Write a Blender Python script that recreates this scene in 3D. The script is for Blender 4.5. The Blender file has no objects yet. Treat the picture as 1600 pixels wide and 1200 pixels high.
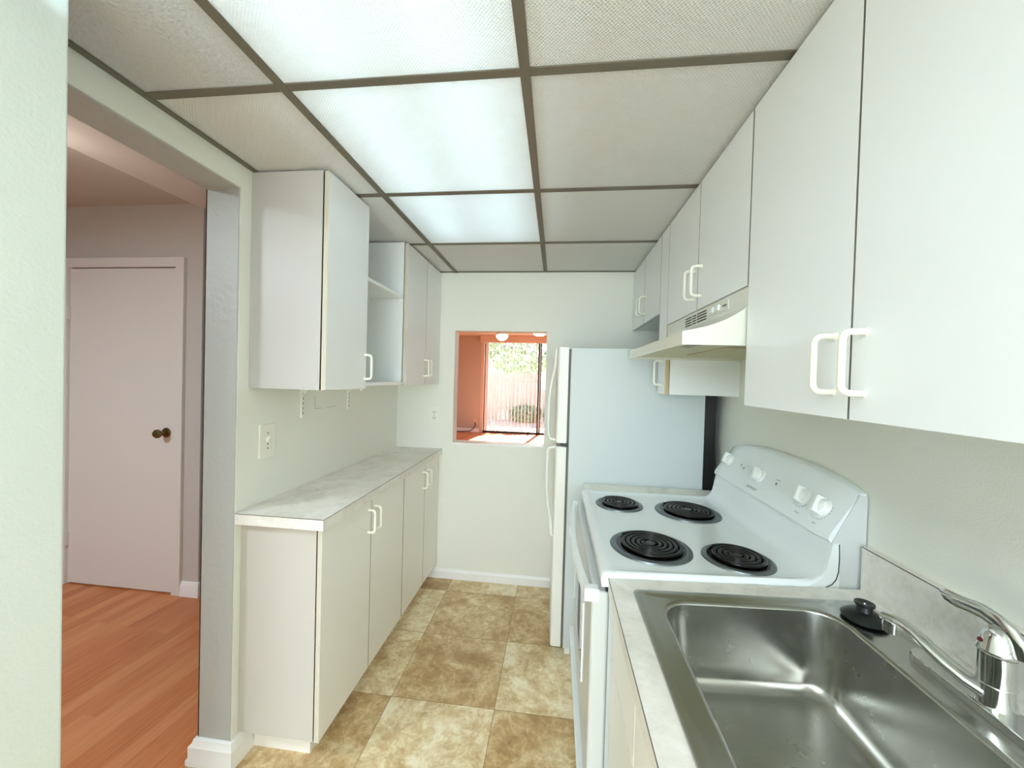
import bpy, bmesh, math, random
from mathutils import Vector, Matrix
random.seed(7)
C = bpy.context.scene.collection
PI = math.pi

# ------------------------------------------------------------------ materials
def srgb(r, g, b):
    f = lambda c: (c/255/12.92) if c/255 <= 0.04045 else ((c/255+0.055)/1.055)**2.4
    return (f(r), f(g), f(b), 1)

def mat(name, col, rough=0.5, metal=0.0, spec=0.5, bump=None, coat=0.0, emit=None, trans=0.0):
    m = bpy.data.materials.new(name); m.use_nodes = True
    nt = m.node_tree; b = nt.nodes['Principled BSDF']
    b.inputs['Base Color'].default_value = col
    b.inputs['Roughness'].default_value = rough
    b.inputs['Metallic'].default_value = metal
    b.inputs['Specular IOR Level'].default_value = spec
    b.inputs['Coat Weight'].default_value = coat
    b.inputs['Transmission Weight'].default_value = trans
    if emit:
        b.inputs['Emission Color'].default_value = emit[0]; b.inputs['Emission Strength'].default_value = emit[1]
    if bump:
        scale, strength, dist = bump[:3]
        tc = nt.nodes.new('ShaderNodeTexCoord'); n = nt.nodes.new('ShaderNodeTexNoise')
        n.inputs['Scale'].default_value = scale; n.inputs['Detail'].default_value = 4
        bp = nt.nodes.new('ShaderNodeBump'); bp.inputs['Strength'].default_value = strength; bp.inputs['Distance'].default_value = dist
        nt.links.new(tc.outputs['Object'], n.inputs['Vector'])
        nt.links.new(n.outputs['Fac'], bp.inputs['Height']); nt.links.new(bp.outputs['Normal'], b.inputs['Normal'])
    return m

def ramp(nt, stops):
    r = nt.nodes.new('ShaderNodeValToRGB'); e = r.color_ramp.elements
    e[0].position, e[0].color = stops[0]; e[1].position, e[1].color = stops[-1]
    for p, c in stops[1:-1]:
        k = e.new(p); k.color = c
    return r

def noise(nt, vec, scale, detail=5, rough=0.55, dist=0.0):
    n = nt.nodes.new('ShaderNodeTexNoise'); n.inputs['Scale'].default_value = scale; n.inputs['Detail'].default_value = detail
    n.inputs['Roughness'].default_value = rough; n.inputs['Distortion'].default_value = dist
    nt.links.new(vec, n.inputs['Vector']); return n

M = {}
M['wall'] = mat('cream_wall_paint', srgb(232, 233, 225), 0.6, bump=(220, 0.25, 0.002))
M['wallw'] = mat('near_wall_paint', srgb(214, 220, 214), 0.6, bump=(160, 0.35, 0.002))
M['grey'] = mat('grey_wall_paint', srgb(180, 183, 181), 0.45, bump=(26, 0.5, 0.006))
M['hallwall'] = mat('hall_wall_paint', srgb(198, 196, 192), 0.6, bump=(90, 0.3, 0.002))
M['hallceil'] = mat('hall_ceiling_paint', srgb(196, 192, 184), 0.8, bump=(120, 0.5, 0.004))
M['hallceilb'] = mat('hall_ceiling_drop_paint', srgb(222, 220, 215), 0.7)
M['salmon'] = mat('salmon_wall_paint', srgb(184, 175, 167), 0.7, bump=(90, 0.2, 0.002))
M['livceil'] = mat('living_ceiling_paint', srgb(208, 202, 197), 0.8)
M['trim'] = mat('white_trim_paint', srgb(240, 240, 240), 0.35)
M['doorpaint'] = mat('hall_door_paint', srgb(226, 224, 220), 0.4, bump=(140, 0.15, 0.001))
M['cab'] = mat('white_melamine', srgb(238, 241, 243), 0.32, bump=(700, 0.05, 0.0005))
M['cablow'] = mat('warm_white_melamine', srgb(236, 235, 229), 0.35, bump=(700, 0.05, 0.0005))
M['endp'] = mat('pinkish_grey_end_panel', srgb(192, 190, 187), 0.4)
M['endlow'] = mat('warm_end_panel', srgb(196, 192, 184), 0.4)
M['edge'] = mat('beige_edge_band', srgb(205, 198, 182), 0.5)
M['seamedge'] = mat('shaded_edge_band', srgb(132, 127, 116), 0.6)  # door edges coloured dark to stand in for shade in the gaps
M['woodedge'] = mat('raw_edge_band', srgb(196, 178, 140), 0.6)
M['handle'] = mat('cream_plastic', srgb(240, 238, 226), 0.3)
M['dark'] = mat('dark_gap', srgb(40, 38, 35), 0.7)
M['seam'] = mat('laminate_seam', srgb(92, 88, 80), 0.6)
M['tee'] = mat('ceiling_tee_metal', srgb(108, 102, 88), 0.5, bump=(30, 0.1, 0.002))
M['enamel'] = mat('white_enamel', srgb(234, 240, 242), 0.12, coat=0.4)
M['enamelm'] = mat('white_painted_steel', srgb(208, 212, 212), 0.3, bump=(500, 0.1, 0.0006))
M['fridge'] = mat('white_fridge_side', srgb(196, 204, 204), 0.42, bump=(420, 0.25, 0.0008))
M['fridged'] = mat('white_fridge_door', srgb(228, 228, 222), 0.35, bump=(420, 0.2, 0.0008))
M['gasket'] = mat('grey_gasket', srgb(110, 104, 98), 0.7)
M['black'] = mat('black_plastic', srgb(16, 16, 16), 0.4)
M['coil'] = mat('burner_coil', srgb(12, 10, 9), 0.28, 0.0, 0.3)
M['pan'] = mat('dark_drip_pan', srgb(14, 14, 14), 0.15, 0.2)
M['ring'] = mat('grey_chrome_ring', srgb(112, 120, 124), 0.3, 0.8)
M['chrome'] = mat('chrome', srgb(214, 216, 214), 0.08, 1.0)
M['brass'] = mat('antique_brass', srgb(120, 104, 66), 0.3, 1.0)
M['rubber'] = mat('black_rubber', srgb(20, 26, 25), 0.35)
M['hood'] = mat('hood_enamel', srgb(224, 224, 214), 0.25)
M['hoodin'] = mat('hood_underside', srgb(196, 192, 160), 0.5)
M['knob'] = mat('knob_plastic', srgb(235, 238, 236), 0.2)
M['ink'] = mat('grey_ink', srgb(96, 104, 106), 0.6)
M['ovenglass'] = mat('oven_glass', srgb(60, 64, 66), 0.06, coat=0.5)
M['plate'] = mat('cover_plate', srgb(236, 236, 226), 0.35)
M['label'] = mat('paper_label', srgb(196, 194, 174), 0.6)
M['red'] = mat('red_dot', srgb(120, 20, 30), 0.3)
M['fence'] = mat('weathered_fence', srgb(216, 202, 188), 0.8)
M['patio'] = mat('patio_concrete', srgb(216, 212, 204), 0.8)
M['leaf'] = mat('garden_leaf', srgb(176, 192, 158), 0.6)
M['bronze'] = mat('dark_slider_frame', srgb(46, 34, 32), 0.5)
M['valance'] = mat('valance_board', srgb(206, 186, 174), 0.6)
M['blade'] = mat('fan_blade', srgb(190, 156, 132), 0.5)
M['blind'] = mat('vinyl_blind_slat', srgb(238, 234, 230), 0.5)
M['bowl'] = mat('lit_glass_bowl', srgb(255, 250, 240), 0.4, emit=((1, 0.95, 0.88, 1), 6))
M['hallbowl'] = mat('lit_hall_globe', srgb(255, 244, 235), 0.4, emit=((1, 0.93, 0.86, 1), .8))

def tile_mat():
    m = bpy.data.materials.new('travertine_tile'); m.use_nodes = True; nt = m.node_tree; b = nt.nodes['Principled BSDF']
    tc = nt.nodes.new('ShaderNodeTexCoord'); at = nt.nodes.new('ShaderNodeAttribute'); at.attribute_name = 'tone'
    # every tile carries its own tone (r) and its own slab offset (g,b)
    sep = nt.nodes.new('ShaderNodeSeparateColor'); nt.links.new(at.outputs['Color'], sep.inputs[0])
    cmb = nt.nodes.new('ShaderNodeCombineXYZ'); nt.links.new(sep.outputs[1], cmb.inputs[0]); nt.links.new(sep.outputs[2], cmb.inputs[1]); nt.links.new(sep.outputs[1], cmb.inputs[2])
    sc = nt.nodes.new('ShaderNodeVectorMath'); sc.operation = 'SCALE'; sc.inputs['Scale'].default_value = 37
    nt.links.new(cmb.outputs[0], sc.inputs[0])
    ad = nt.nodes.new('ShaderNodeVectorMath'); ad.operation = 'ADD'
    nt.links.new(tc.outputs['Object'], ad.inputs[0]); nt.links.new(sc.outputs[0], ad.inputs[1])
    n1 = noise(nt, ad.outputs[0], 6.0, 10, 0.68, 0.35)
    n2 = noise(nt, ad.outputs[0], 26, 8, 0.75, 0.5)
    mx = nt.nodes.new('ShaderNodeMath'); mx.operation = 'MULTIPLY_ADD'; mx.inputs[1].default_value = 1.6; mx.inputs[2].default_value = -0.62
    nt.links.new(n1.outputs['Fac'], mx.inputs[0])
    m2 = nt.nodes.new('ShaderNodeMath'); m2.operation = 'MULTIPLY_ADD'; m2.inputs[1].default_value = 0.85
    nt.links.new(n2.outputs['Fac'], m2.inputs[0]); nt.links.new(mx.outputs[0], m2.inputs[2])
    n3 = noise(nt, ad.outputs[0], 11, 9, 0.66, 0.8)
    vr = ramp(nt, [(0.50, (0, 0, 0, 1)), (0.535, (1, 1, 1, 1)), (0.60, (.45, .45, .45, 1)), (0.66, (0, 0, 0, 1))]); nt.links.new(n3.outputs['Fac'], vr.inputs[0])
    mv = nt.nodes.new('ShaderNodeMath'); mv.operation = 'MULTIPLY_ADD'; mv.inputs[1].default_value = 0.15
    nt.links.new(vr.outputs[0], mv.inputs[0]); nt.links.new(m2.outputs[0], mv.inputs[2])
    m3 = nt.nodes.new('ShaderNodeMath'); m3.operation = 'ADD'
    nt.links.new(mv.outputs[0], m3.inputs[0]); nt.links.new(sep.outputs[0], m3.inputs[1])
    r = ramp(nt, [(0.2, srgb(162, 128, 86)), (0.48, srgb(190, 158, 112)), (0.68, srgb(212, 188, 144)), (0.86, srgb(230, 214, 178)), (1.0, srgb(240, 230, 202))])
    nt.links.new(m3.outputs[0], r.inputs[0])
    # pits
    v = nt.nodes.new('ShaderNodeTexVoronoi'); v.inputs['Scale'].default_value = 9; v.inputs['Randomness'].default_value = 1
    nt.links.new(ad.outputs[0], v.inputs['Vector'])
    lt = nt.nodes.new('ShaderNodeMath'); lt.operation = 'LESS_THAN'; lt.inputs[1].default_value = 0.028
    nt.links.new(v.outputs['Distance'], lt.inputs[0])
    mix = nt.nodes.new('ShaderNodeMix'); mix.data_type = 'RGBA'; mix.inputs['B'].default_value = srgb(110, 84, 54)
    nt.links.new(lt.outputs[0], mix.inputs['Factor']); nt.links.new(r.outputs[0], mix.inputs['A'])
    nt.links.new(mix.outputs['Result'], b.inputs['Base Color'])
    b.inputs['Roughness'].default_value = 0.28
    bp = nt.nodes.new('ShaderNodeBump'); bp.inputs['Strength'].default_value = 0.15; bp.inputs['Distance'].default_value = 0.002
    nt.links.new(n2.outputs['Fac'], bp.inputs['Height']); nt.links.new(bp.outputs['Normal'], b.inputs['Normal'])
    return m
M['tile'] = tile_mat()
M['grout'] = mat('tile_grout', srgb(150, 124, 84), 0.8)

def wood_mat(name, ang):
    m = bpy.data.materials.new(name); m.use_nodes = True; nt = m.node_tree; b = nt.nodes['Principled BSDF']
    tc = nt.nodes.new('ShaderNodeTexCoord'); mp = nt.nodes.new('ShaderNodeMapping'); mp.inputs['Rotation'].default_value = (0, 0, ang)
    nt.links.new(tc.outputs['Object'], mp.inputs[0])
    br = nt.nodes.new('ShaderNodeTexBrick'); br.inputs['Scale'].default_value = 1
    br.inputs['Brick Width'].default_value = 0.75; br.inputs['Row Height'].default_value = 0.066
    br.inputs['Mortar Size'].default_value = 0.0008; br.inputs['Mortar Smooth'].default_value = 0.3
    br.offset = 0.37; br.offset_frequency = 3
    br.inputs['Color1'].default_value = (0, 0, 0, 1); br.inputs['Color2'].default_value = (1, 1, 1, 1); br.inputs['Mortar'].default_value = (0.35, 0.35, 0.35, 1)
    br.inputs['Bias'].default_value = 0
    nt.links.new(mp.outputs[0], br.inputs['Vector'])
    st = nt.nodes.new('ShaderNodeMapping'); st.inputs['Scale'].default_value = (1.5, 26, 1); nt.links.new(mp.outputs[0], st.inputs[0])
    n = noise(nt, st.outputs[0], 3, 6, 0.6, 0.6)
    ma = nt.nodes.new('ShaderNodeMath'); ma.operation = 'MULTIPLY_ADD'; ma.inputs[1].default_value = 0.42
    nt.links.new(br.outputs['Color'], ma.inputs[0]); nt.links.new(n.outputs['Fac'], ma.inputs[2])
    r = ramp(nt, [(0.3, srgb(174, 96, 50)), (0.6, srgb(198, 119, 70)), (0.95, srgb(214, 143, 94))])
    nt.links.new(ma.outputs[0], r.inputs[0]); nt.links.new(r.outputs[0], b.inputs['Base Color'])
    b.inputs['Roughness'].default_value = 0.35
    return m
M['wood'] = wood_mat('laminate_wood', PI/2+.06)

def laminate():
    m = bpy.data.materials.new('marbled_laminate'); m.use_nodes = True; nt = m.node_tree; b = nt.nodes['Principled BSDF']
    tc = nt.nodes.new('ShaderNodeTexCoord')
    n1 = noise(nt, tc.outputs['Object'], 5, 8, 0.6, 1.5); n2 = noise(nt, tc.outputs['Object'], 38, 5, 0.7, 0.8)
    a = nt.nodes.new('ShaderNodeMath'); a.operation = 'MULTIPLY_ADD'; a.inputs[1].default_value = 0.45
    nt.links.new(n2.outputs['Fac'], a.inputs[0]); nt.links.new(n1.outputs['Fac'], a.inputs[2])
    r = ramp(nt, [(0.5, srgb(204, 200, 191)), (0.68, srgb(226, 223, 215)), (0.9, srgb(238, 236, 231))])
    nt.links.new(a.outputs[0], r.inputs[0]); nt.links.new(r.outputs[0], b.inputs['Base Color'])
    b.inputs['Roughness'].default_value = 0.38
    return m
M['lam'] = laminate()

def steel():
    m = bpy.data.materials.new('brushed_stainless_steel'); m.use_nodes = True; nt = m.node_tree; b = nt.nodes['Principled BSDF']
    b.inputs['Metallic'].default_value = 1.0; b.inputs['Base Color'].default_value = srgb(188, 188, 183)
    tc = nt.nodes.new('ShaderNodeTexCoord'); n = noise(nt, tc.outputs['Object'], 12, 6, 0.7)
    r = nt.nodes.new('ShaderNodeMapRange'); r.inputs['To Min'].default_value = 0.16; r.inputs['To Max'].default_value = 0.34
    nt.links.new(n.outputs['Fac'], r.inputs['Value']); nt.links.new(r.outputs[0], b.inputs['Roughness'])
    n2 = noise(nt, tc.outputs['Object'], 600, 2); bp = nt.nodes.new('ShaderNodeBump'); bp.inputs['Strength'].default_value = 0.05; bp.inputs['Distance'].default_value = 0.0006
    nt.links.new(n2.outputs['Fac'], bp.inputs['Height']); nt.links.new(bp.outputs['Normal'], b.inputs['Normal'])
    return m
M['steel'] = steel()

def panel_mat(name, col, rough, mode):
    """prismatic acrylic: lets the tubes above through, diffuses, has a fine moulded pattern"""
    m = bpy.data.materials.new(name); m.use_nodes = True; nt = m.node_tree
    for n in list(nt.nodes): nt.nodes.remove(n)
    out = nt.nodes.new('ShaderNodeOutputMaterial')
    tr = nt.nodes.new('ShaderNodeBsdfTranslucent'); df = nt.nodes.new('ShaderNodeBsdfPrincipled')
    tr.inputs['Color'].default_value = col; df.inputs['Base Color'].default_value = col; df.inputs['Roughness'].default_value = rough
    mx = nt.nodes.new('ShaderNodeMixShader'); mx.inputs[0].default_value = 0.75
    nt.links.new(df.outputs[0], mx.inputs[2]); nt.links.new(tr.outputs[0], mx.inputs[1]); nt.links.new(mx.outputs[0], out.inputs[0])
    tc = nt.nodes.new('ShaderNodeTexCoord')
    if mode == 'prism':
        mp = nt.nodes.new('ShaderNodeMapping'); mp.inputs['Rotation'].default_value = (0, 0, PI/4)
        nt.links.new(tc.outputs['Object'], mp.inputs[0])
        wv = []
        for d in ('X', 'Y'):
            w = nt.nodes.new('ShaderNodeTexWave'); w.bands_direction = d; w.inputs['Scale'].default_value = 50
            nt.links.new(mp.outputs[0], w.inputs['Vector']); wv.append(w)
        mu = nt.nodes.new('ShaderNodeMath'); mu.operation = 'MULTIPLY'
        nt.links.new(wv[0].outputs['Fac'], mu.inputs[0]); nt.links.new(wv[1].outputs['Fac'], mu.inputs[1])
        h = mu.outputs[0]; st, di = 0.5, 0.004
    else:
        n = noise(nt, tc.outputs['Object'], 90, 3, 0.6); h = n.outputs['Fac']; st, di = 0.9, 0.006
    bp = nt.nodes.new('ShaderNodeBump'); bp.inputs['Strength'].default_value = st; bp.inputs['Distance'].default_value = di
    nt.links.new(h, bp.inputs['Height'])
    nt.links.new(bp.outputs['Normal'], df.inputs['Normal']); nt.links.new(bp.outputs['Normal'], tr.inputs['Normal'])
    return m
M['panel'] = panel_mat('prismatic_diffuser', srgb(240, 240, 238), 0.35, 'prism')
M['panelc'] = panel_mat('cracked_ice_diffuser', srgb(224, 225, 226), 0.3, 'ice')

def glass_mat():
    m = bpy.data.materials.new('window_glass'); m.use_nodes = True; nt = m.node_tree
    for n in list(nt.nodes): nt.nodes.remove(n)
    out = nt.nodes.new('ShaderNodeOutputMaterial'); t = nt.nodes.new('ShaderNodeBsdfTransparent'); g = nt.nodes.new('ShaderNodeBsdfGlossy')
    g.inputs['Roughness'].default_value = 0.02; mx = nt.nodes.new('ShaderNodeMixShader'); mx.inputs[0].default_value = 0.06
    nt.links.new(t.outputs[0], mx.inputs[1]); nt.links.new(g.outputs[0], mx.inputs[2]); nt.links.new(mx.outputs[0], out.inputs[0])
    return m
M['glass'] = glass_mat()

# ------------------------------------------------------------------ mesh helpers (world coordinates)
class MB:
    def __init__(s): s.bm = bmesh.new(); s.mats = []
    def mi(s, m):
        m = M[m] if isinstance(m, str) else m
        if m not in s.mats: s.mats.append(m)
        return s.mats.index(m)
    def face(s, vs, m=None, smooth=False):
        f = s.bm.faces.new([s.bm.verts.new(v) for v in vs])
        if m is not None: f.material_index = s.mi(m)
        f.smooth = smooth; return f
    def hexa(s, p, bev=0.0, m=None, seg=2):
        """p: 8 corners, bottom 4 ccw then top 4"""
        v = [s.bm.verts.new(q) for q in p]
        fs = [s.bm.faces.new([v[i] for i in ix]) for ix in ((3,2,1,0),(4,5,6,7),(0,1,5,4),(1,2,6,5),(2,3,7,6),(3,0,4,7))]
        if m is not None:
            for f in fs: f.material_index = s.mi(m)
        if bev > 0:
            es = list({e for f in fs for e in f.edges})
            r = bmesh.ops.bevel(s.bm, geom=es, offset=bev, segments=seg, profile=0.5, affect='EDGES', clamp_overlap=True)
            if m is not None:
                for f in r['faces']: f.material_index = s.mi(m)
        return s
    def box(s, x0, y0, z0, x1, y1, z1, bev=0.0, m=None, seg=2):
        if x0 > x1: x0, x1 = x1, x0
        if y0 > y1: y0, y1 = y1, y0
        if z0 > z1: z0, z1 = z1, z0
        return s.hexa([(x0,y0,z0),(x1,y0,z0),(x1,y1,z0),(x0,y1,z0),(x0,y0,z1),(x1,y0,z1),(x1,y1,z1),(x0,y1,z1)], bev, m, seg)
    def prism(s, poly, axis, a, b, m=None, bev=0.0):
        """poly: 2D points; axis 'x','y','z' extruded from a to b"""
        def P(u, w, t): return {'x': (t, u, w), 'y': (u, t, w), 'z': (u, w, t)}[axis]
        A = [s.bm.verts.new(P(u, w, a)) for u, w in poly]; B = [s.bm.verts.new(P(u, w, b)) for u, w in poly]
        fs = [s.bm.faces.new(A[::-1]), s.bm.faces.new(B)]
        n = len(poly)
        for i in range(n): fs.append(s.bm.faces.new([A[i], A[(i+1)%n], B[(i+1)%n], B[i]]))
        if m is not None:
            for f in fs: f.material_index = s.mi(m)
        bmesh.ops.recalc_face_normals(s.bm, faces=fs)
        if bev:
            es = list({e for f in fs[:2] for e in f.edges})
            bmesh.ops.bevel(s.bm, geom=es, offset=bev, segments=2, profile=0.5, affect='EDGES', clamp_overlap=True)
        return s
    def tube(s, pts, r, n=12, m=None, cap=True, closed=False, sq=1.0):
        pts = [Vector(p) for p in pts]; N = len(pts); rings = []
        up = None
        for i, p in enumerate(pts):
            if closed: t = (pts[(i+1)%N]-pts[i-1]).normalized()
            else: t = (pts[min(i+1, N-1)]-pts[max(i-1, 0)]).normalized()
            if up is None:
                up = Vector((0,0,1)) if abs(t.z) < 0.9 else Vector((1,0,0))
            a = (up - t*up.dot(t)).normalized(); b = t.cross(a); up = a
            rr = r[i] if isinstance(r, (list, tuple)) else r
            rings.append([s.bm.verts.new(p + a*math.cos(2*PI*k/n)*rr*sq + b*math.sin(2*PI*k/n)*rr) for k in range(n)])
        R = range(N if closed else N-1)
        for i in R:
            A, B = rings[i], rings[(i+1)%N]
            for k in range(n):
                f = s.bm.faces.new([A[k], A[(k+1)%n], B[(k+1)%n], B[k]]); f.smooth = True
                if m is not None: f.material_index = s.mi(m)
        if cap and not closed:
            for q in (rings[0][::-1], rings[-1]):
                f = s.bm.faces.new(q)
                if m is not None: f.material_index = s.mi(m)
        return s
    def lathe(s, prof, o, axis=(0,0,1), n=32, m=None, sx=1.0, sy=1.0):
        """prof: (radius, height) list along axis from origin o"""
        ax = Vector(axis).normalized(); a = ax.orthogonal().normalized(); b = ax.cross(a); o = Vector(o)
        rings = []
        for r, h in prof:
            if r < 1e-6: rings.append([s.bm.verts.new(o+ax*h)])
            else: rings.append([s.bm.verts.new(o + ax*h + a*math.cos(2*PI*k/n)*r*sx + b*math.sin(2*PI*k/n)*r*sy) for k in range(n)])
        for A, B in zip(rings, rings[1:]):
            for k in range(n):
                if len(A) == 1 and len(B) == 1: continue
                if len(A) == 1: q = [A[0], B[(k+1)%n], B[k]]
                elif len(B) == 1: q = [A[k], A[(k+1)%n], B[0]]
                else: q = [A[k], A[(k+1)%n], B[(k+1)%n], B[k]]
                f = s.bm.faces.new(q); f.smooth = True
                if m is not None: f.material_index = s.mi(m)
        for q, rev in ((rings[0], True), (rings[-1], False)):
            if len(q) > 1:
                f = s.bm.faces.new(q[::-1] if rev else q)
                if m is not None: f.material_index = s.mi(m)
        return s
    def warp(s, fn):
        for v in s.bm.verts: v.co = Vector(fn(*v.co))
        return s

ORG = {}
def obj(name, mb, m=None, parent=None, sharp=35, origin=None, recalc=True):
    bm = mb.bm
    if recalc: bmesh.ops.recalc_face_normals(bm, faces=bm.faces[:])
    me = bpy.data.meshes.new(name)
    if parent is not None: org = ORG[parent.name]
    elif origin is not None: org = Vector(origin)
    else:
        xs = [v.co for v in bm.verts]
        org = Vector(((min(v.x for v in xs)+max(v.x for v in xs))/2, (min(v.y for v in xs)+max(v.y for v in xs))/2, min(v.z for v in xs)))
    for v in bm.verts: v.co -= org
    for f in bm.faces: f.smooth = True
    bm.to_mesh(me); bm.free()
    for q in mb.mats: me.materials.append(q)
    if not mb.mats: me.materials.append(M[m] if isinstance(m, str) else m)
    me.set_sharp_from_angle(angle=math.radians(sharp))
    o = bpy.data.objects.new(name, me); C.objects.link(o)
    if len(me.polygons) < 6000:
        wn = o.modifiers.new('weighted_normals', 'WEIGHTED_NORMAL'); wn.keep_sharp = True; wn.weight = 80
    if parent is not None: o.parent = parent
    else: o.location = org
    ORG[o.name] = org.copy()
    return o
def tag(o, label, cat, group=None, kind=None):
    o['label'] = label; o['category'] = cat
    if group: o['group'] = group
    if kind: o['kind'] = kind
    return o
def thing(name, label, cat, loc, group=None):
    o = bpy.data.objects.new(name, None); C.objects.link(o); o.location = loc; o.empty_display_size = 0.05
    ORG[o.name] = Vector(loc); return tag(o, label, cat, group)
def struct(name, mb, m=None, parent=None, label=None, origin=None):
    o = obj(name, mb, m, parent, origin=origin)
    if parent is None: o['kind'] = 'structure'; o['category'] = name.split('_')[0].split('.')[0]
    if label: o['label'] = label
    return o
def arc(c, r, a0, a1, n, plane):
    out = []
    for i in range(n+1):
        a = a0+(a1-a0)*i/n; u, w = c[0]+r*math.cos(a), c[1]+r*math.sin(a); out.append((u, w))
    return out

def pull(parent, x, y, z0, z1, d, proj=0.035, r=0.0055, rot=0.0):
    """white D-shaped bar pull on a face x=const; d = +1/-1 outward direction in x"""
    rc = 0.014; pts = [(0, z0)]
    pts += [(proj-rc+rc*math.sin(a), z0+rc-rc*math.cos(a)) for a in [i*PI/2/5 for i in range(6)]]
    pts += [(proj-rc+rc*math.cos(a), z1-rc+rc*math.sin(a)) for a in [i*PI/2/5 for i in range(6)]]
    pts += [(0, z1)]
    mb = MB(); mb.tube([(x+d*u, y, w) for u, w in pts], r, 12)
    for z in (z0, z1): mb.lathe([(r*1.25, 0), (r*1.25, 0.0015), (r*0.9, 0.003)], (x, y, z), (d, 0, 0), 12)
    return obj('handle', mb, 'handle', parent)

ZC = 2.178; XL = -1.14; YF = 2.657; XW = 0.825
# ------------------------------------------------------------------ room shell
# kitchen tile floor: one mesh, each tile a raised face of its own tone
mb = MB(); bm = mb.bm
tones = {(-1,5): -.22, (0,5): .16, (1,5): .10, (-1,4): .18, (0,4): -.06, (1,4): -.06, (-1,3): .08, (0,3): -.12, (1,3): .14, (-1,2): -.06, (0,2): .12, (1,2): -.08}
mb.mi('grout'); mb.mi('tile')
mb.box(-1.3, -2.0, -0.02, 0.95, YF, -0.0015, m='grout')
lay = bm.loops.layers.float_color.new('tone')
tr = random.Random(3)
GX, GY = 0.468, 0.434
for i in range(-2, 4):
    for j in range(-7, 6):
        x0, y0 = -0.694+i*GX, 1.627+(j-3)*GY
        jj = j
        x1, y1 = x0+GX, y0+GY; g = 0.0012
        x0c, x1c, y0c, y1c = max(x0+g, -1.292), min(x1-g, 0.948), max(y0+g, -2.0), min(y1-g, YF)
        if x1c-x0c < .01 or y1c-y0c < .01: continue
        tone = tones.get((i, jj), tr.uniform(-.12, .16))
        a, b_ = tr.random(), tr.random()
        v = [bm.verts.new(p) for p in ((x0c,y0c,0),(x1c,y0c,0),(x1c,y1c,0),(x0c,y1c,0))]
        f = bm.faces.new(v); f.material_index = 1
        for l in f.loops: l[lay] = (tone, a, b_, 1)
struct('floor', mb, origin=(0, 0, 0))
# laminate floors
mb = MB(); mb.box(-5, -2.0, -0.02, -1.3, 2.8, -0.001)
struct('floor_hall', mb, 'wood')
mb = MB(); mb.box(-5, 2.8, -0.02, 3, 9.95, -0.001)
struct('floor_living', mb, 'wood')

# left wall: short stretch behind the cabinets, header above the opening, near block
mb = MB(); mb.box(XL-.13, 1.256, 0, XL, YF+.11, ZC+.5)
struct('wall_left', mb, 'wall')
mb = MB(); mb.box(XL-.13, 0.60, 2.095, XL, 1.256, ZC+.5)
struct('wall_left_header', mb, 'wall')
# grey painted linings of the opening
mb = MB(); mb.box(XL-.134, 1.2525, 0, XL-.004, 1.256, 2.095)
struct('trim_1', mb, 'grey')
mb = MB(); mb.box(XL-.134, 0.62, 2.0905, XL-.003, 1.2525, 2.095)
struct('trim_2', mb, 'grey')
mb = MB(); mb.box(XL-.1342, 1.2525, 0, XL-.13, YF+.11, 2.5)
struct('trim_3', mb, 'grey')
mb = MB(); mb.box(-1.3, -2.0, 0, -0.92, 0.622, ZC+.5, bev=.006)
struct('wall_near', mb, 'wallw')
# right wall, back wall
mb = MB(); mb.box(XW, -2.0, 0, XW+.12, YF+.11, ZC+.5)
struct('wall_right', mb, 'wall')
# far wall with the pass-through
P1, P2, Q0, Q1 = -0.724, -0.075, 0.972, 1.768
mb = MB()
for b in ((XL, 0, P1, ZC+.5), (P2, 0, XW, ZC+.5), (P1, 0, P2, Q0), (P1, Q1, P2, ZC+.5)):
    mb.box(b[0], YF, b[1], b[2], YF+.11, b[3])
struct('wall_far', mb, 'wall')
mb = MB(); mb.box(P1, YF-.004, Q0-.012, P2, YF+.114, Q0+.002, bev=.003)
struct('trim_4', mb, 'trim')
# unseen dining area behind the viewer, its wide window added to light the kitchen
mb = MB(); mb.box(-2.3, -4.6, 0, 2.2, -4.5, .5); mb.box(-2.3, -4.6, 2.3, 2.2, -4.5, 2.6); mb.box(-2.3, -4.6, .5, -1.8, -4.5, 2.3); mb.box(1.7, -4.6, .5, 2.2, -4.5, 2.3)
struct('wall_back', mb, 'wall')
mb = MB(); mb.box(-2.4, -4.6, 0, -2.3, -2.1, 2.6); struct('wall_dining_left', mb, 'wall')
mb = MB(); mb.box(2.2, -4.6, 0, 2.3, -2.0, 2.6); struct('wall_dining_right', mb, 'wall')
mb = MB(); mb.box(XW, -2.1, 0, 2.3, -2.0, 2.6); mb.box(-2.4, -2.2, 0, -1.3, -2.1, 2.6); struct('wall_dining_near', mb, 'wall')
mb = MB(); mb.box(-2.4, -4.6, 2.5, 2.3, -2.0, 2.6); struct('ceiling_dining', mb, 'trim')
mb = MB(); mb.box(-2.4, -4.6, -.02, 2.3, -2.0, -.001); struct('floor_dining', mb, 'tile')
mb = MB()
for x in (-1.8, -.075, 1.65): mb.box(x, -4.58, .5, x+.05, -4.53, 2.3)
mb.box(-1.8, -4.58, .5, 1.7, -4.53, .55); mb.box(-1.8, -4.58, 2.25, 1.7, -4.53, 2.3)
struct('window_added', mb, 'trim')

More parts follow.
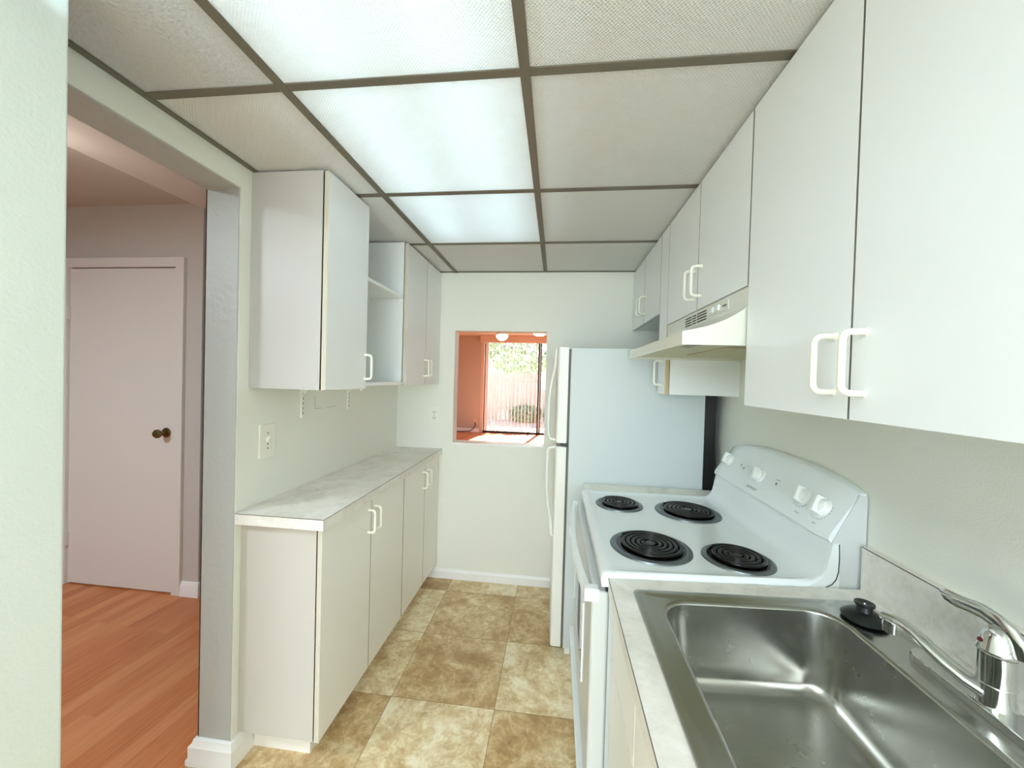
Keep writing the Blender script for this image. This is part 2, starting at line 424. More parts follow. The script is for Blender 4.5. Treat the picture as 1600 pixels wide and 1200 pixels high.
# hall shell
mb = MB(); mb.box(-5, 2.17, 0, -3.195, 2.29, 2.5); mb.box(-2.385, 2.17, 0, -2.222, 2.29, 2.5); mb.box(-3.195, 2.17, 2.085, -2.385, 2.29, 2.5)
mb.box(-2.34, 2.29, 0, -2.222, 2.85, 2.5)
struct('wall_hall', mb, 'hallwall')
mb = MB(); mb.box(-2.22, 2.74, 0, -1.27, 2.80, 2.6)  # unseen wall added to keep salmon light out of the hall
struct('wall_hall_light_block', mb, 'hallwall')
mb = MB(); mb.box(-5.1, -2.1, 0, -5, 2.8, 2.7)
struct('wall_hall_left', mb, 'hallwall')
mb = MB(); mb.box(-5, -2.1, 0, -1.3, -2.0, 2.7)
struct('wall_hall_back', mb, 'hallwall')
mb = MB(); mb.box(-5, -2.1, 2.48, -2.2, 2.9, 2.52)
struct('ceiling_hall', mb, 'hallceil')
mb = MB(); mb.hexa([(-2.47,-2.1,2.455),(-1.27,-2.1,2.455),(-1.27,2.9,2.455),(-2.205,2.9,2.455),(-2.47,-2.1,2.53),(-1.27,-2.1,2.53),(-1.27,2.9,2.53),(-2.205,2.9,2.53)])
struct('ceiling_hall_drop', mb, 'hallceilb')
# baseboards with a moulded top
def baseboard(name, path, h=0.09, t=0.014, mat_='trim', parent=None):
    prof = [(0, 0), (t*1.25, 0), (t*1.25, h*.22), (t, h*.3), (t, h*.72), (t*.55, h*.84), (t*.45, h*.96), (t*.15, h), (0, h)]
    mb = MB(); rows = []
    pts = [Vector((p[0], p[1], 0)) for p in path]; n = len(pts)
    for i, p in enumerate(pts):
        d0 = (pts[i]-pts[i-1]).normalized() if i > 0 else None; d1 = (pts[i+1]-pts[i]).normalized() if i < n-1 else None
        nn = [Vector((d.y, -d.x, 0)) for d in (d0, d1) if d is not None]
        off = nn[0] if len(nn) == 1 else (nn[0]+nn[1])/(1+nn[0].dot(nn[1]))
        rows.append([mb.bm.verts.new(p+off*u+Vector((0,0,w))) for u, w in prof])
    for A, B in zip(rows, rows[1:]):
        for k in range(len(prof)-1): mb.bm.faces.new([A[k], A[k+1], B[k+1], B[k]])
        mb.bm.faces.new([A[-1], A[0], B[0], B[-1]])
    mb.bm.faces.new(rows[0][::-1]); mb.bm.faces.new(rows[-1])
    return struct(name, mb, mat_, parent)
baseboard('baseboard_far', [(-1.0, YF), (0.82, YF)], 0.066, 0.013)
baseboard('baseboard_left', [(XL-.134, 2.1), (XL-.134, 1.2525), (XL, 1.2525), (XL, 1.345)], 0.09, 0.02)
baseboard('baseboard_hall', [(-2.335, 2.17), (-2.222, 2.17), (-2.222, 2.8)], 0.09, 0.016)

# hall door with casing
dr = MB(); dr.box(-3.178, 2.166, 0.008, -2.4, 2.2, 2.078, bev=.002)
door = struct('door_1', dr, 'doorpaint', label='flat pale door with antique brass knob in the hall')
c = MB()
c.box(-2.395, 2.150, 0, -2.335, 2.172, 2.143, bev=.003); c.box(-3.245, 2.150, 0, -3.185, 2.172, 2.143, bev=.003); c.box(-3.185, 2.1502, 2.083, -2.395, 2.172, 2.143, bev=.003)
c.box(-3.2, 2.17, 0, -3.180, 2.215, 2.09); c.box(-2.398, 2.17, 0, -2.380, 2.215, 2.09)
struct('trim_5', c, 'doorpaint')
k = MB(); k.lathe([(0, 0), (.031, 0), (.031, .004), (.026, .010), (.012, .013), (.011, .034), (.020, .042), (.027, .052), (.027, .063), (.020, .072), (0, .075)], (-2.458, 2.166, 1.033), (0, -1, 0), 28)
kn = obj('door_knob', k, 'brass', door); kn['label'] = 'antique brass door knob'
for z in (1.745, 0.26):
    h = MB(); h.box(-3.189, 2.147, z, -3.172, 2.167, z+.09, bev=.001); h.tube([(-3.18, 2.146, z), (-3.18, 2.146, z+.09)], .005, 10)
    obj('hinge', h, 'doorpaint', door)

# living room shell
mb = MB(); mb.box(-5, 9.86, 0, -1.90, 9.98, 2.6); mb.box(1.3, 9.86, 0, 3, 9.98, 2.6); mb.box(-1.90, 9.86, 2.42, 1.3, 9.98, 2.6)
struct('wall_living_far', mb, 'salmon')
mb = MB(); mb.box(-5.1, 2.8, 0, -5, 9.98, 2.6); struct('wall_living_left', mb, 'salmon')
mb = MB(); mb.box(3, 2.7, 0, 3.1, 9.98, 2.6); struct('wall_living_right', mb, 'salmon')
mb = MB(); mb.box(-5, 2.74, 0, -2.34, 2.85, 2.6); mb.box(XW, 2.667, 0, 3.0, 2.767, 2.6); struct('wall_living_near', mb, 'salmon')
mb = MB(); mb.box(-5.1, 2.767, 2.53, 3.1, 9.98, 2.62); struct('ceiling_living', mb, 'livceil')
baseboard('baseboard_living', [(-5, 9.86), (-1.98, 9.86)], 0.1, 0.015)

# roof slab over the kitchen plenum and plenum ceiling
mb = MB(); mb.box(-1.3, -2.1, 2.62, XW+.12, YF+.11, 2.68); struct('ceiling_slab', mb, 'livceil')

# ------------------------------------------------------------------ suspended ceiling
XA, XB = -0.7285, -0.097
ys = [-1.99, -1.41, -.83, -.245, .342, .929, 1.513, 2.09, YF]
g = MB()
w = 0.0125
for x in (XA, XB): g.box(x-w, -2.0, ZC-.001, x+w, YF, ZC+.003); g.box(x-.0015, -2.0, ZC+.003, x+.0015, YF, ZC+.035)
for y in ys[1:-1]:
    for a, b in ((XL, XA-w), (XA+w, XB-w), (XB+w, XW)):
        g.box(a, y-w, ZC, b, y+w, ZC+.003); g.box(a, y-.0015, ZC+.003, b, y+.0015, ZC+.03)
g.box(XL, .6, ZC-.001, XL+.022, YF, ZC+.002); g.box(-.94, -2.0, ZC-.001, -.9, .62, ZC+.002); g.box(XL, YF-.018, ZC-.001, XW, YF, ZC+.002); g.box(XW-.02, -2, ZC-.001, XW, YF, ZC+.002)
struct('ceiling', g, 'tee', label='brownish metal grid of the suspended ceiling')
cols = [(XL+.003, XA, 'left'), (XA, XB, 'middle'), (XB, XW-.003, 'right')]
ctx = {('left',3): 'cracked-ice textured grey ceiling panel at the top left above the hall opening',
 ('left',4): 'pale unlit ceiling panel above the nearest wall cabinet on the left',
 ('left',5): 'narrow pale ceiling panel above the open shelf niche on the left',
 ('left',6): 'small grey ceiling panel in the far left corner above the far wall cabinet',
 ('middle',3): 'lit bluish ceiling light panel cut by the top edge of the picture, nearest of the middle row',
 ('middle',4): 'large lit bluish prismatic ceiling light panel, second of the middle row',
 ('middle',5): 'lit whitish-blue ceiling light panel, farthest of the lit ones',
 ('middle',6): 'dim unlit ceiling panel of the middle row touching the far wall',
 ('right',3): 'pale pinkish-grey ceiling panel cut by the top edge, above the right wall cabinets',
 ('right',4): 'large plain grey unlit ceiling panel on the right, in front of the tall cabinet doors',
 ('right',5): 'grey unlit ceiling panel on the right beside the cabinet over the range hood',
 ('right',6): 'small dim grey ceiling panel in the far right corner above the fridge cabinet'}
for x0, x1, cn in cols:
    for j in range(3, 7):
        y0, y1 = ys[j+1], ys[j+2]
        if cn == 'left' and j == 3: y0 = .625
        mb = MB(); mb.box(x0+.004, y0+.004, ZC+.0035, x1-.004, y1-.004, ZC+.0065)
        if (cn, j) == ('middle', 3): pass
        o = obj('ceiling_panel', mb, 'panelc' if (cn, j) == ('left', 3) else 'panel')
        tag(o, ctx[(cn, j)], 'ceiling panel', 'drop-in panels of the suspended ceiling')
# the panels behind the viewer continue the grid
mb = MB()
for x0, x1, cn in cols:
    for j in range(0, 4):
        x0_ = max(x0, -.93)
        mb.box(x0_+.004, ys[j]+.004, ZC+.0035, x1-.004, ys[j+1]-.004, ZC+.0065)
struct('ceiling_rear', mb, 'panel')
# white reflector housing around the tubes over the middle row
mb = MB(); y0, y1 = -.8, 2.088
mb.box(XA-.002, y0, ZC+.07, XA+.002, y1, 2.36); mb.box(XB-.002, y0, ZC+.07, XB+.002, y1, 2.36); mb.box(XA, y0, 2.36, XB, y1, 2.364)
mb.box(XA, y1-.004, ZC+.031, XB, y1, 2.36); mb.box(XA, y0, ZC+.031, XB, y0+.004, 2.36)
struct('ceiling_light_housing', mb, 'trim')

# ------------------------------------------------------------------ cabinets
def door_part(parent, xf, th, y0, y1, z0, z1, d, m='cab', edge='seamedge', label=None):
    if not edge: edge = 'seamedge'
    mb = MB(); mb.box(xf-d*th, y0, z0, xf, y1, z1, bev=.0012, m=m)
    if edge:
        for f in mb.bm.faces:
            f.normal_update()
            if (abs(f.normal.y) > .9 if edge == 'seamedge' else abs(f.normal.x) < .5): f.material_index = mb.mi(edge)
    o = obj('door', mb, m, parent)
    if label: o['label'] = label
    return o
def carcass(parent, x0, x1, y0, y1, z0, z1, m='cab', front=None):
    mb = MB(); mb.box(x0, y0, z0, x1, y1, z1)
    mb.bm.normal_update()
    fr = max(mb.bm.faces, key=lambda f: (f.calc_center_median().x*(1 if x0 < 0 else -1)))   # the open front
    bmesh.ops.inset_region(mb.bm, faces=[fr], thickness=.016, depth=0)
    dx = (x1-x0-.01)*(-1 if x0 < 0 else 1)
    for v in fr.verts: v.co.x += dx
    return obj('cabinet_body', mb, m, parent)

XU = -.833; ZU = 1.378
# left wall: nearest wall cabinet
t = thing('wall_cabinet', 'white single-door wall cabinet hung nearest on the left wall, beige door edge showing', 'cabinet', (-.99, 1.45, ZU))
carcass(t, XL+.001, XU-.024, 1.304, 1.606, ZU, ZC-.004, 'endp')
d = door_part(t, XU, .018, 1.302, 1.600, ZU, ZC-.008, 1, edge='edge', label='white door with a beige edge band')
pull(d, XU, 1.585, 1.42, 1.524, 1, .032)
# left wall: far wall cabinet
t = thing('wall_cabinet', 'white double-door wall cabinet in the far left corner above the far end of the counter', 'cabinet', (-.99, 2.34, 1.385))
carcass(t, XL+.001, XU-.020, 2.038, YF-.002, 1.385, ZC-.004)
d = door_part(t, XU, .018, 2.040, 2.360, 1.385, ZC-.008, 1, edge='edge'); pull(d, XU, 2.335, 1.44, 1.54, 1, .032)
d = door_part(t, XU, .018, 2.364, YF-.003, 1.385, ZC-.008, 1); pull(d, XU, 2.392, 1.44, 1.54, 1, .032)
# open shelves between them
def shelf(z, front, label):
    mb = MB(); mb.box(XL+.001, 1.6075, z, front, 2.0365, z+.016, bev=.001)
    o = obj('shelf_board', mb, 'cab'); tag(o, label, 'shelf', 'open shelves in the left niche')
    for y in (1.625, 2.018):
        for x in (front-.02, front-.2):
            c = MB(); c.tube([(x, y, z-.001), (x, y+(.012 if y > 1.8 else -.012), z-.010), (x, y+(.014 if y > 1.8 else -.014), z-.022)], .0035, 8)
            obj('shelf_clip', c, 'handle', o)
shelf(1.862, -.853, 'white upper board in the open niche between the two left wall cabinets')
shelf(1.388, -.840, 'white bottom board of the open niche, level with the cabinet undersides')
# slotted shelf standards peeking out below the cabinet
for y, z0, lab in ((1.606, 1.236, 'longer, nearer white slotted shelf standard on the left wall below the cabinets'), (1.99, 1.245, 'shorter, farther white slotted shelf standard on the left wall under the open niche')):
    mb = MB(); mb.box(XL, y-.008, z0, XL+.008, y+.008, 1.387 if y > 1.8 else 1.377, bev=.001)
    o = obj('shelf_standard', mb, 'plate'); tag(o, lab, 'shelf bracket', 'slotted standards below the left cabinets')
    s_ = MB(); z = z0+.015
    while z < 1.37:
        s_.box(XL+.0078, y-.002, z, XL+.0086, y+.002, z+.012); z += .022
    q = obj('slot', s_, 'gasket', o); q['kind'] = 'stuff'
    b = MB(); b.prism([(XL+.008, 1.372), (XL+.04, 1.372), (XL+.008, 1.335)], 'y', y-.001, y+.001)
    obj('bracket', b, 'plate', o)
# lower run
XLF = -.818
t = None
for y0, y1, sp, hs, lab in ((1.28, 2.024, 1.650, (1.622, 1.680), 'off-white two-door base cabinet at the near end of the left counter'),
                        (2.028, YF-.002, 2.365, (2.325, 2.405), 'off-white two-door base cabinet at the far end of the left counter by the far wall')):
    t = thing('base_cabinet', lab, 'cabinet', (-.98, (y0+y1)/2, 0), 'base cabinets under the left counter')
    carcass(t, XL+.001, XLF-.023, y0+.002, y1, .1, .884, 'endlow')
    a = door_part(t, XLF, .018, y0, sp-.002, .1, .880, 1, 'cablow', edge='edge' if y0 < 1.5 else None)
    pull(a, XLF, hs[0], .733, .833, 1, .032)
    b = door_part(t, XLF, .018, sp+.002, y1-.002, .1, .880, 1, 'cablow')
    pull(b, XLF, hs[1], .733, .833, 1, .032)
    k = MB(); k.box(-1.115, y0+.055 if y0 < 1.5 else y0, 0, -.885, y1, .1)
    obj('toe_kick', k, 'cablow', t)
# left counter
t = thing('countertop', 'light marbled laminate countertop on the left base cabinets', 'countertop', (-.97, 1.95, .885))
mb = MB(); mb.box(XL+.001, 1.252, .885, -.796, YF-.001, .925, bev=.0008); obj('top', mb, 'lam', t)
mb = MB(); mb.box(XL+.001, 1.2512, .9232, -.7952, 1.2522, .9252); mb.box(-.7962, 1.2512, .9232, -.7952, YF-.001, .9252); mb.box(-.7962, 1.2512, .885, -.7952, 1.2522, .9252)
s_ = obj('laminate_seam', mb, 'seam', t)

# right wall cabinets
XR = .498; ZR = 1.386
def right_cab(label, y0, y1, z0, split, hy, hz, m='cab', edge=None):
    t = thing('wall_cabinet', label, 'cabinet', (.66, (y0+y1)/2, z0))
    carcass(t, XR+.020, XW-.001, y0+.001, y1-.001, z0, ZC-.004)
    segs = [y0+.001] + ([split] if split else []) + [y1-.001]
    for i in range(len(segs)-1):
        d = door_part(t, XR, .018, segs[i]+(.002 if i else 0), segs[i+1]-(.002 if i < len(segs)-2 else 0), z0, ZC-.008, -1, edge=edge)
        pull(d, XR, hy[i], hz[0], hz[1], -1, .035)
    return t
right_cab('tall white double-door wall cabinet on the right, nearest, above the sink', .34, 1.085, ZR, .718, (.686, .755), (1.432, 1.533))
right_cab('short white double-door wall cabinet above the range hood', 1.089, 1.836, 1.707, 1.461, (1.425, 1.495), (1.752, 1.856))
right_cab('narrow white full-height wall cabinet between hood and fridge, beige edge showing', 1.839, 1.972, ZR, None, (1.90,), (1.43, 1.545), edge='woodedge')
right_cab('short white double-door wall cabinet above the refrigerator in the far corner', 1.975, YF-.002, 1.783, 2.325, (2.295, 2.372), (1.835, 1.935))

# ------------------------------------------------------------------ range hood
t = thing('range_hood', 'off-white under-cabinet range hood above the stove', 'range hood', (.6, 1.46, 1.55))
y0, y1 = 1.092, 1.834
mb = MB()   # shell: fascia, curved flare, lip
out = [(.502, 1.704), (.502, 1.652), (.488, 1.640), (.470, 1.628), (.450, 1.6165), (.428, 1.607), (.400, 1.597), (.370, 1.5895), (.337, 1.583), (.337, 1.546)]
inn = [(.341, 1.546), (.341, 1.580), (.372, 1.586), (.402, 1.593), (.430, 1.603), (.452, 1.6125), (.472, 1.624), (.490, 1.636), (.506, 1.650), (.506, 1.700), (XW-.002, 1.700), (XW-.002, 1.704)]
mb.prism(out+inn, 'y', y0, y1)
obj('hood_shell', mb, 'hood', t, sharp=25)
for yy in (y0-.0005, y1-.0025):
    mb = MB(); mb.prism([(.5015, 1.7035), (.5015, 1.651)]+out[2:-1]+[(.3375, 1.546), (XW-.002, 1.546), (XW-.002, 1.7035)], 'y', yy, yy+.003); obj('side_panel', mb, 'hood', t)
mb = MB(); mb.box(.345, y0+.003, 1.556, XW-.003, y1-.003, 1.560); obj('underside', mb, 'hoodin', t)
mb = MB(); mb.box(.52, 1.25, 1.550, .78, 1.62, 1.556, bev=.002)
for i in range(12): mb.box(.53+i*.02, 1.26, 1.5485, .535+i*.02, 1.61, 1.551)
obj('filter', mb, 'hoodin', t)
mb = MB(); mb.box(.375, 1.16, 1.5545, .43, 1.30, 1.5562); obj('paper_label', mb, 'label', t)
mb = MB()
for r_ in range(3): mb.box(.385+r_*.014, 1.18, 1.5538, .389+r_*.014, 1.25+.02*r_, 1.5546)
q = obj('label_print', mb, 'gasket', t)
mb = MB()
for a, b in ((1.592, 1.522), (1.512, 1.476), (1.466, 1.378)):
    for i in range(4):
        z = 1.694-.0095*i
        mb.box(XR+.0034, b, z-.0045, XR+.0046, a, z)
v = obj('vent_slots', mb, 'dark', t); v['kind'] = 'stuff'
mb = MB(); mb.box(XR+.0012, 1.205, 1.664, XR+.0042, 1.345, 1.696, bev=.0014); plt = obj('switch_plate', mb, 'hood', t)
for y in (1.318, 1.274):
    mb = MB(); mb.box(XR-.006, y-.012, 1.670, XR+.002, y+.012, 1.690, bev=.003); obj('rocker_switch', mb, 'knob', t)
mb = MB(); mb.box(XR+.0002, 1.215, 1.678, XR+.0014, 1.243, 1.682); obj('badge', mb, 'ink', t)
mb = MB(); mb.box(.3365, 1.18, 1.556, .3385, 1.80, 1.580, bev=.0006); obj('lip_inset', mb, 'hood', t)

# ------------------------------------------------------------------ refrigerator
t = thing('refrigerator', 'white top-freezer refrigerator standing beyond the stove against the far wall', 'refrigerator', (.4, 2.31, 0))
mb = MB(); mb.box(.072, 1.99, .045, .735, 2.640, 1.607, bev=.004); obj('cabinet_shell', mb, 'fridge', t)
mb = MB(); mb.box(.735, 2.00, .10, .79, 2.63, 1.59); q = obj('rear_condenser', mb, 'black', t); q['label'] = 'black rear panel'
mb = MB(); mb.box(.060, 1.995, .06, .073, 2.635, 1.60); obj('gasket', mb, 'gasket', t)
def fdoor(z0, z1, nm):
    mb = MB()
    poly = [(.060, 1.987), (.020, 1.987)]+[(.020-.014*math.sin(a), 1.987+.014*(1-math.cos(a))) for a in [i*PI/2/5 for i in range(1, 6)]]
    poly += [(.006-.008*math.sin(PI*i/8), 2.001+(.625)*i/8) for i in range(1, 8)]
    poly += [(.006, 2.628), (.020, 2.642), (.060, 2.642)]
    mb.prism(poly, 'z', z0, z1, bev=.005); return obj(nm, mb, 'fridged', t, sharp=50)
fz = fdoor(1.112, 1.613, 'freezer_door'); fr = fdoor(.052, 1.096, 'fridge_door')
def fhandle(parent, pts):
    mb = MB(); mb.tube([(x, 2.035, z) for x, z in pts], .0085, 12, sq=1.0); obj('handle', mb, 'fridged', parent)
fhandle(fz, [(.006, 1.600), (-.004, 1.596), (-.006, 1.56), (-.008, 1.51), (-.018, 1.46), (-.030, 1.39), (-.036, 1.30), (-.036, 1.20), (-.033, 1.15), (-.024, 1.128), (.0, 1.122), (.008, 1.122)])
fhandle(fr, [(.008, 1.084), (-.010, 1.084), (-.028, 1.078), (-.035, 1.06), (-.036, .98), (-.034, .86), (-.026, .78), (-.014, .72), (-.006, .66), (-.004, .62), (.006, .61)])
mb = MB(); mb.box(.03, 1.992, 1.097, .07, 2.02, 1.111); obj('hinge', mb, 'black', t)
mb = MB(); mb.box(.082, 2.0, .012, .11, 2.63, .045); 
obj('kick_grille', mb, 'fridged', t)
for x, y in ((.12, 2.0), (.12, 2.58), (.66, 2.0), (.66, 2.58)):
    mb = MB(); mb.lathe([(.018, 0), (.018, .012), (.008, .014), (.008, .045)], (x+.02, y+.02, 0), n=14); obj('foot', mb, 'black', t)
mb = MB(); mb.box(.012, 2.56, 1.613, .10, 2.635, 1.625, bev=.003); obj('hinge_cover', mb, 'fridged', t)

# ------------------------------------------------------------------ counter strip between stove and fridge
def cskew(x, y): return y + (x-.156)*.08*max(0, min(1, (1.95-y)/.8))
t = thing('base_cabinet', 'narrow white base cabinet with laminate top squeezed between stove and refrigerator', 'cabinet', (.48, 1.91, 0))
mb = MB(); mb.box(.178, 1.850, .1, XW-.001, 1.982, .876); obj('cabinet_body', mb, 'cablow', t)
d = door_part(t, .160, .018, 1.851, 1.981, .1, .872, -1, 'cablow'); pull(d, .160, 1.915, .73, .83, -1, .030)
mb = MB(); mb.box(.22, 1.850, 0, .80, 1.982, .1); obj('toe_kick', mb, 'cablow', t)
mb = MB(); mb.box(.154, 1.8475, .877, XW-.001, 1.984, .915, bev=.001); obj('counter_strip', mb, 'lam', t)

# ------------------------------------------------------------------ stove
YN, YE = 1.043, 1.842
def rw(x, y, z):     # the stove stands very slightly skewed against the counters
    k = max(0.0, min(1.0, (YE-y)/(YE-YN)))
    return (x, y + (x-.14)*.085*k, z)
t = thing('electric_stove', 'white freestanding electric coil stove between the sink counter and the fridge', 'stove', (.46, 1.44, 0))
mb = MB(); mb.box(.160, YN+.012, .02, .800, YE-.006, .885); mb.warp(rw); obj('stove_body', mb, 'enamelm', t)
# cooktop: profile along x, with rolled front edge, shallow dish, cove at the back
prof = [(.137, .888), (.1345, .905), (.1365, .919), (.142, .9245), (.155, .9265), (.168, .9245), (.182, .9205), (.21, .9195), (.64, .9195), (.672, .921), (.695, .928), (.712, .942), (.722, .962), (.728, .99), (.736, 1.030), (.755, 1.030), (.755, .888)]
mb = MB(); ny = [0, .004, .012, .022, .036]
L = YE-YN
rows = []
ylist = [YN+a for a in (0.0, .0015, .005, .012, .022, .036, .06)] + [YN+L*i/12 for i in range(2, 11)] + [YE-a for a in (.06, .036, .022, .012, .005, .0015, 0.0)]
for yy in ylist:
    e = min(yy-YN, YE-yy)
    rim = .0062*math.exp(-((e-.015)/.010)**2)
    drop = 0 if e > .010 else -(.009*(1-(e/.010))**2)
    row = []
    for i, (x, z) in enumerate(prof):
        zz = z
        if 2 <= i <= 9: zz = z + (rim if i >= 6 else 0) + drop
        if 10 <= i <= 14: zz = z + drop*.5
        xx = x
        if i >= 9 and i < 15 and e < .03:           # cove corner rounds off at both ends
            zz = zz - 0.0
        row.append(mb.bm.verts.new((xx, yy, zz)))
    rows.append(row)
for A, B in zip(rows, rows[1:]):
    for k in range(len(prof)): mb.bm.faces.new([A[k], A[(k+1)%len(prof)], B[(k+1)%len(prof)], B[k]])
mb.bm.faces.new(rows[0][::-1]); mb.bm.faces.new(rows[-1])
mb.warp(rw); ct = obj('cooktop', mb, 'enamel', t, sharp=50)
# burners
def burner(x, y, r, pan_off=(0, 0)):
    zt = .9215
    rg = MB(); rg.lathe([(r*.80, -.001), (r*.84, .004), (r*.92, .0065), (r*1.0, .004), (r*1.02, -.001)], (x, y, zt-.0015), n=48)
    R = obj('burner', rg, 'ring', t, recalc=True)
    p = MB(); p.lathe([(0, .0005), (r*.55, .0008), (r*.78, .0025), (r*.86, .0052), (r*.84, .0058), (0, .0030)], (x, y, zt-.002), n=48)
    obj('drip_pan', p, 'pan', R)
    c = MB(); turns = 5 if r > .11 else 4
    pts = []; N = turns*36; r0, r1 = r*.17, r*.80
    for i in range(N+1):
        a = 2*PI*turns*i/N; q = r0+(r1-r0)*i/N
        pts.append((x+q*math.cos(a+2.4), y+q*math.sin(a+2.4), zt+.0085))
    pts.append((pts[-1][0]+.012, pts[-1][1]+.006, zt+.005))
    c.tube(pts, (r1-r0)/turns*.40, 8, sq=.72); obj('coil', c, 'coil', R)
    s_ = MB()
    for k in range(3):
        a = 2*PI*k/3+.5
        s_.prism([(-.004, 0), (.004, 0), (.004, .008), (-.004, .008)], 'x', 0, r*.80)
        for v in s_.bm.verts[-8:] if False else []: pass
    s_.bm.clear()
    for k in range(3):
        a = 2*PI*k/3+.5; ca, sa = math.cos(a), math.sin(a)
        P = lambda u, w, z: (x+u*ca-w*sa, y+u*sa+w*ca, zt+z)
        s_.hexa([P(.01,-.002,.003), P(r*.8,-.002,.003), P(r*.8,.002,.003), P(.01,.002,.003), P(.01,-.002,.006), P(r*.8,-.002,.006), P(r*.8,.002,.006), P(.01,.002,.006)])
    s_.lathe([(0, .006), (r*.13, .006), (r*.13, .0115), (0, .0120)], (x, y, zt), n=20)
    obj('coil_support', s_, 'ring' if False else 'pan', R)
burner(.278, 1.655, .096); burner(.541, 1.612, .122); burner(.310, 1.247, .122); burner(.552, 1.207, .097)
# backguard: slanted control face, crowned top, grey ends
def bg_top(y):
    u = (y-1.44)/.40; return 1.163 + .040*max(0, (1-abs(u)**2.4))
rows = []; mb = MB()
NY = 24
for i in range(NY+1):
    y = YN+.008 + (YE-YN-.012)*i/NY
    zt = bg_top(y); e = min(i, NY-i)
    ins = .010 if e == 0 else (.003 if e == 1 else 0)
    P = [(.733+ins*.3, 1.026), (.722+ins*.6, 1.034+ins*.3), (.7215+ins, 1.040+ins), (.766+ins, 1.115), (.790+ins, zt-.010-ins*.5), (.796+ins*.8, zt-.003-ins*.5), (.806, zt-ins*.4), (.822, zt-ins*.4), (.822, 1.026)]
    rows.append([mb.bm.verts.new((x, y, z)) for x, z in P])
for A, B in zip(rows, rows[1:]):
    for k in range(len(A)): mb.bm.faces.new([A[k], A[(k+1)%len(A)], B[(k+1)%len(A)], B[k]])
mb.bm.faces.new(rows[0][::-1]); mb.bm.faces.new(rows[-1])
mb.warp(rw); bgd = obj('backguard', mb, 'enamel', t, sharp=30)
mb = MB(); mb.prism([(.745, .886), (.822, .886), (.822, 1.155), (.803, 1.158), (.735, 1.028)], 'y', YN+.003, YN+.012); mb.prism([(.745, .886), (.822, .886), (.822, 1.155), (.803, 1.158), (.735, 1.028)], 'y', YE-.010, YE-.002)
mb.prism([(.757, .886), (.822, .886), (.822, 1.03), (.757, 1.03)], 'y', YN+.008, YE-.006)
mb.warp(rw); obj('backguard_side', mb, 'enamelm', t)
mb = MB(); mb.tube([rw(x_, YN-.0002, z) for x_, z in ((.752, 1.028), (.7535, .99), (.7525, .955), (.747, .934), (.737, .921), (.722, .913))], .0013, 6); obj('gasket_line', mb, 'dark', t)
# knobs on the slanted face
ax = Vector((-.125, 0, .045*1.66)).normalized()  # outward normal of the control face
ax = Vector((-.120, 0, .0720)).normalized()
def on_face(y, z):   # point on the control face for a height z
    f = (z-1.040)/.075
    return Vector((.7215+.0445*f, y, z))
sl = Vector((.0445, 0, .075)).normalized()
nrm = Vector((-sl.z, 0, sl.x))
def knob(y, z, r, ang, skirt=False):
    p = on_face(y, z)
    mb = MB(); mb.lathe([(r*1.12, 0), (r*1.12, .003), (r, .006), (r*.96, .010), (0, .010)] if not skirt else [(r*1.2, 0), (r*1.2, .004), (r*1.0, .007), (0, .008)], p, nrm, 32)
    ca, sa = math.cos(ang), math.sin(ang)
    u = Vector((0, 1, 0))*ca + sl*sa; v = nrm.cross(u)
    h0, h1, wd, ln = .005, .031, r*.36, r*1.04
    q = []
    for s1, hh, ww, ll in ((0, h0, wd*1.25, ln), (1, h1, wd*.8, ln*.92)):
        for a, b in ((-1,-1),(1,-1),(1,1),(-1,1)): q.append(p + nrm*hh + u*a*ll + v*b*ww)
    mb.hexa(q, bev=.0025)
    # half-round body on one side of the grip
    mb.lathe([(r*.96, .009), (r*.9, .015), (r*.6, .021), (0, .023)], p, nrm, 32)
    return obj('knob', mb, 'knob', bgd)
knob(1.768, 1.110, .024, 1.2); k2 = knob(1.512, 1.105, .023, 1.0, True); knob(1.258, 1.104, .025, 1.25); knob(1.172, 1.100, .026, 1.25)
def marks(name, items, m='ink'):
    mb = MB()
    for y, z, wy, wz in items:
        p = on_face(y, z)+nrm*.0006
        a = Vector((0, wy/2, 0)); b = sl*wz/2
        mb.face([p-a-b, p+a-b, p+a+b, p-a+b])
    q = obj(name, mb, m, bgd, recalc=False); return q
for (cy, cz, r, a0, a1, n_) in ((1.172, 1.100, .036, -2.9, .3, 14), (1.258, 1.104, .034, -2.2, -.6, 8), (1.512, 1.105, .030, .2, 2.8, 7), (1.768, 1.110, .033, -2.6, .2, 6)):
    marks('dial_scale', [(cy-r*math.cos(a0+(a1-a0)*i/(n_-1)), cz+r*math.sin(a0+(a1-a0)*i/(n_-1))*.86, .003, .0022) for i in range(n_)])
marks('indicator_light', [(1.636, 1.105, .006, .008)], 'black'); marks('indicator_light', [(1.405, 1.104, .006, .008)], 'black')
for q in ([(1.252, 1.136, .012, .0015), (1.244, 1.140, .003, .004), (1.245, 1.128, .008, .003)], [(1.17, 1.132, .012, .0015), (1.160, 1.137, .003, .004), (1.165, 1.124, .008, .003)], [(1.66, 1.12, .012, .003), (1.665, 1.112, .006, .008)]):
    marks('burner_icon', q)
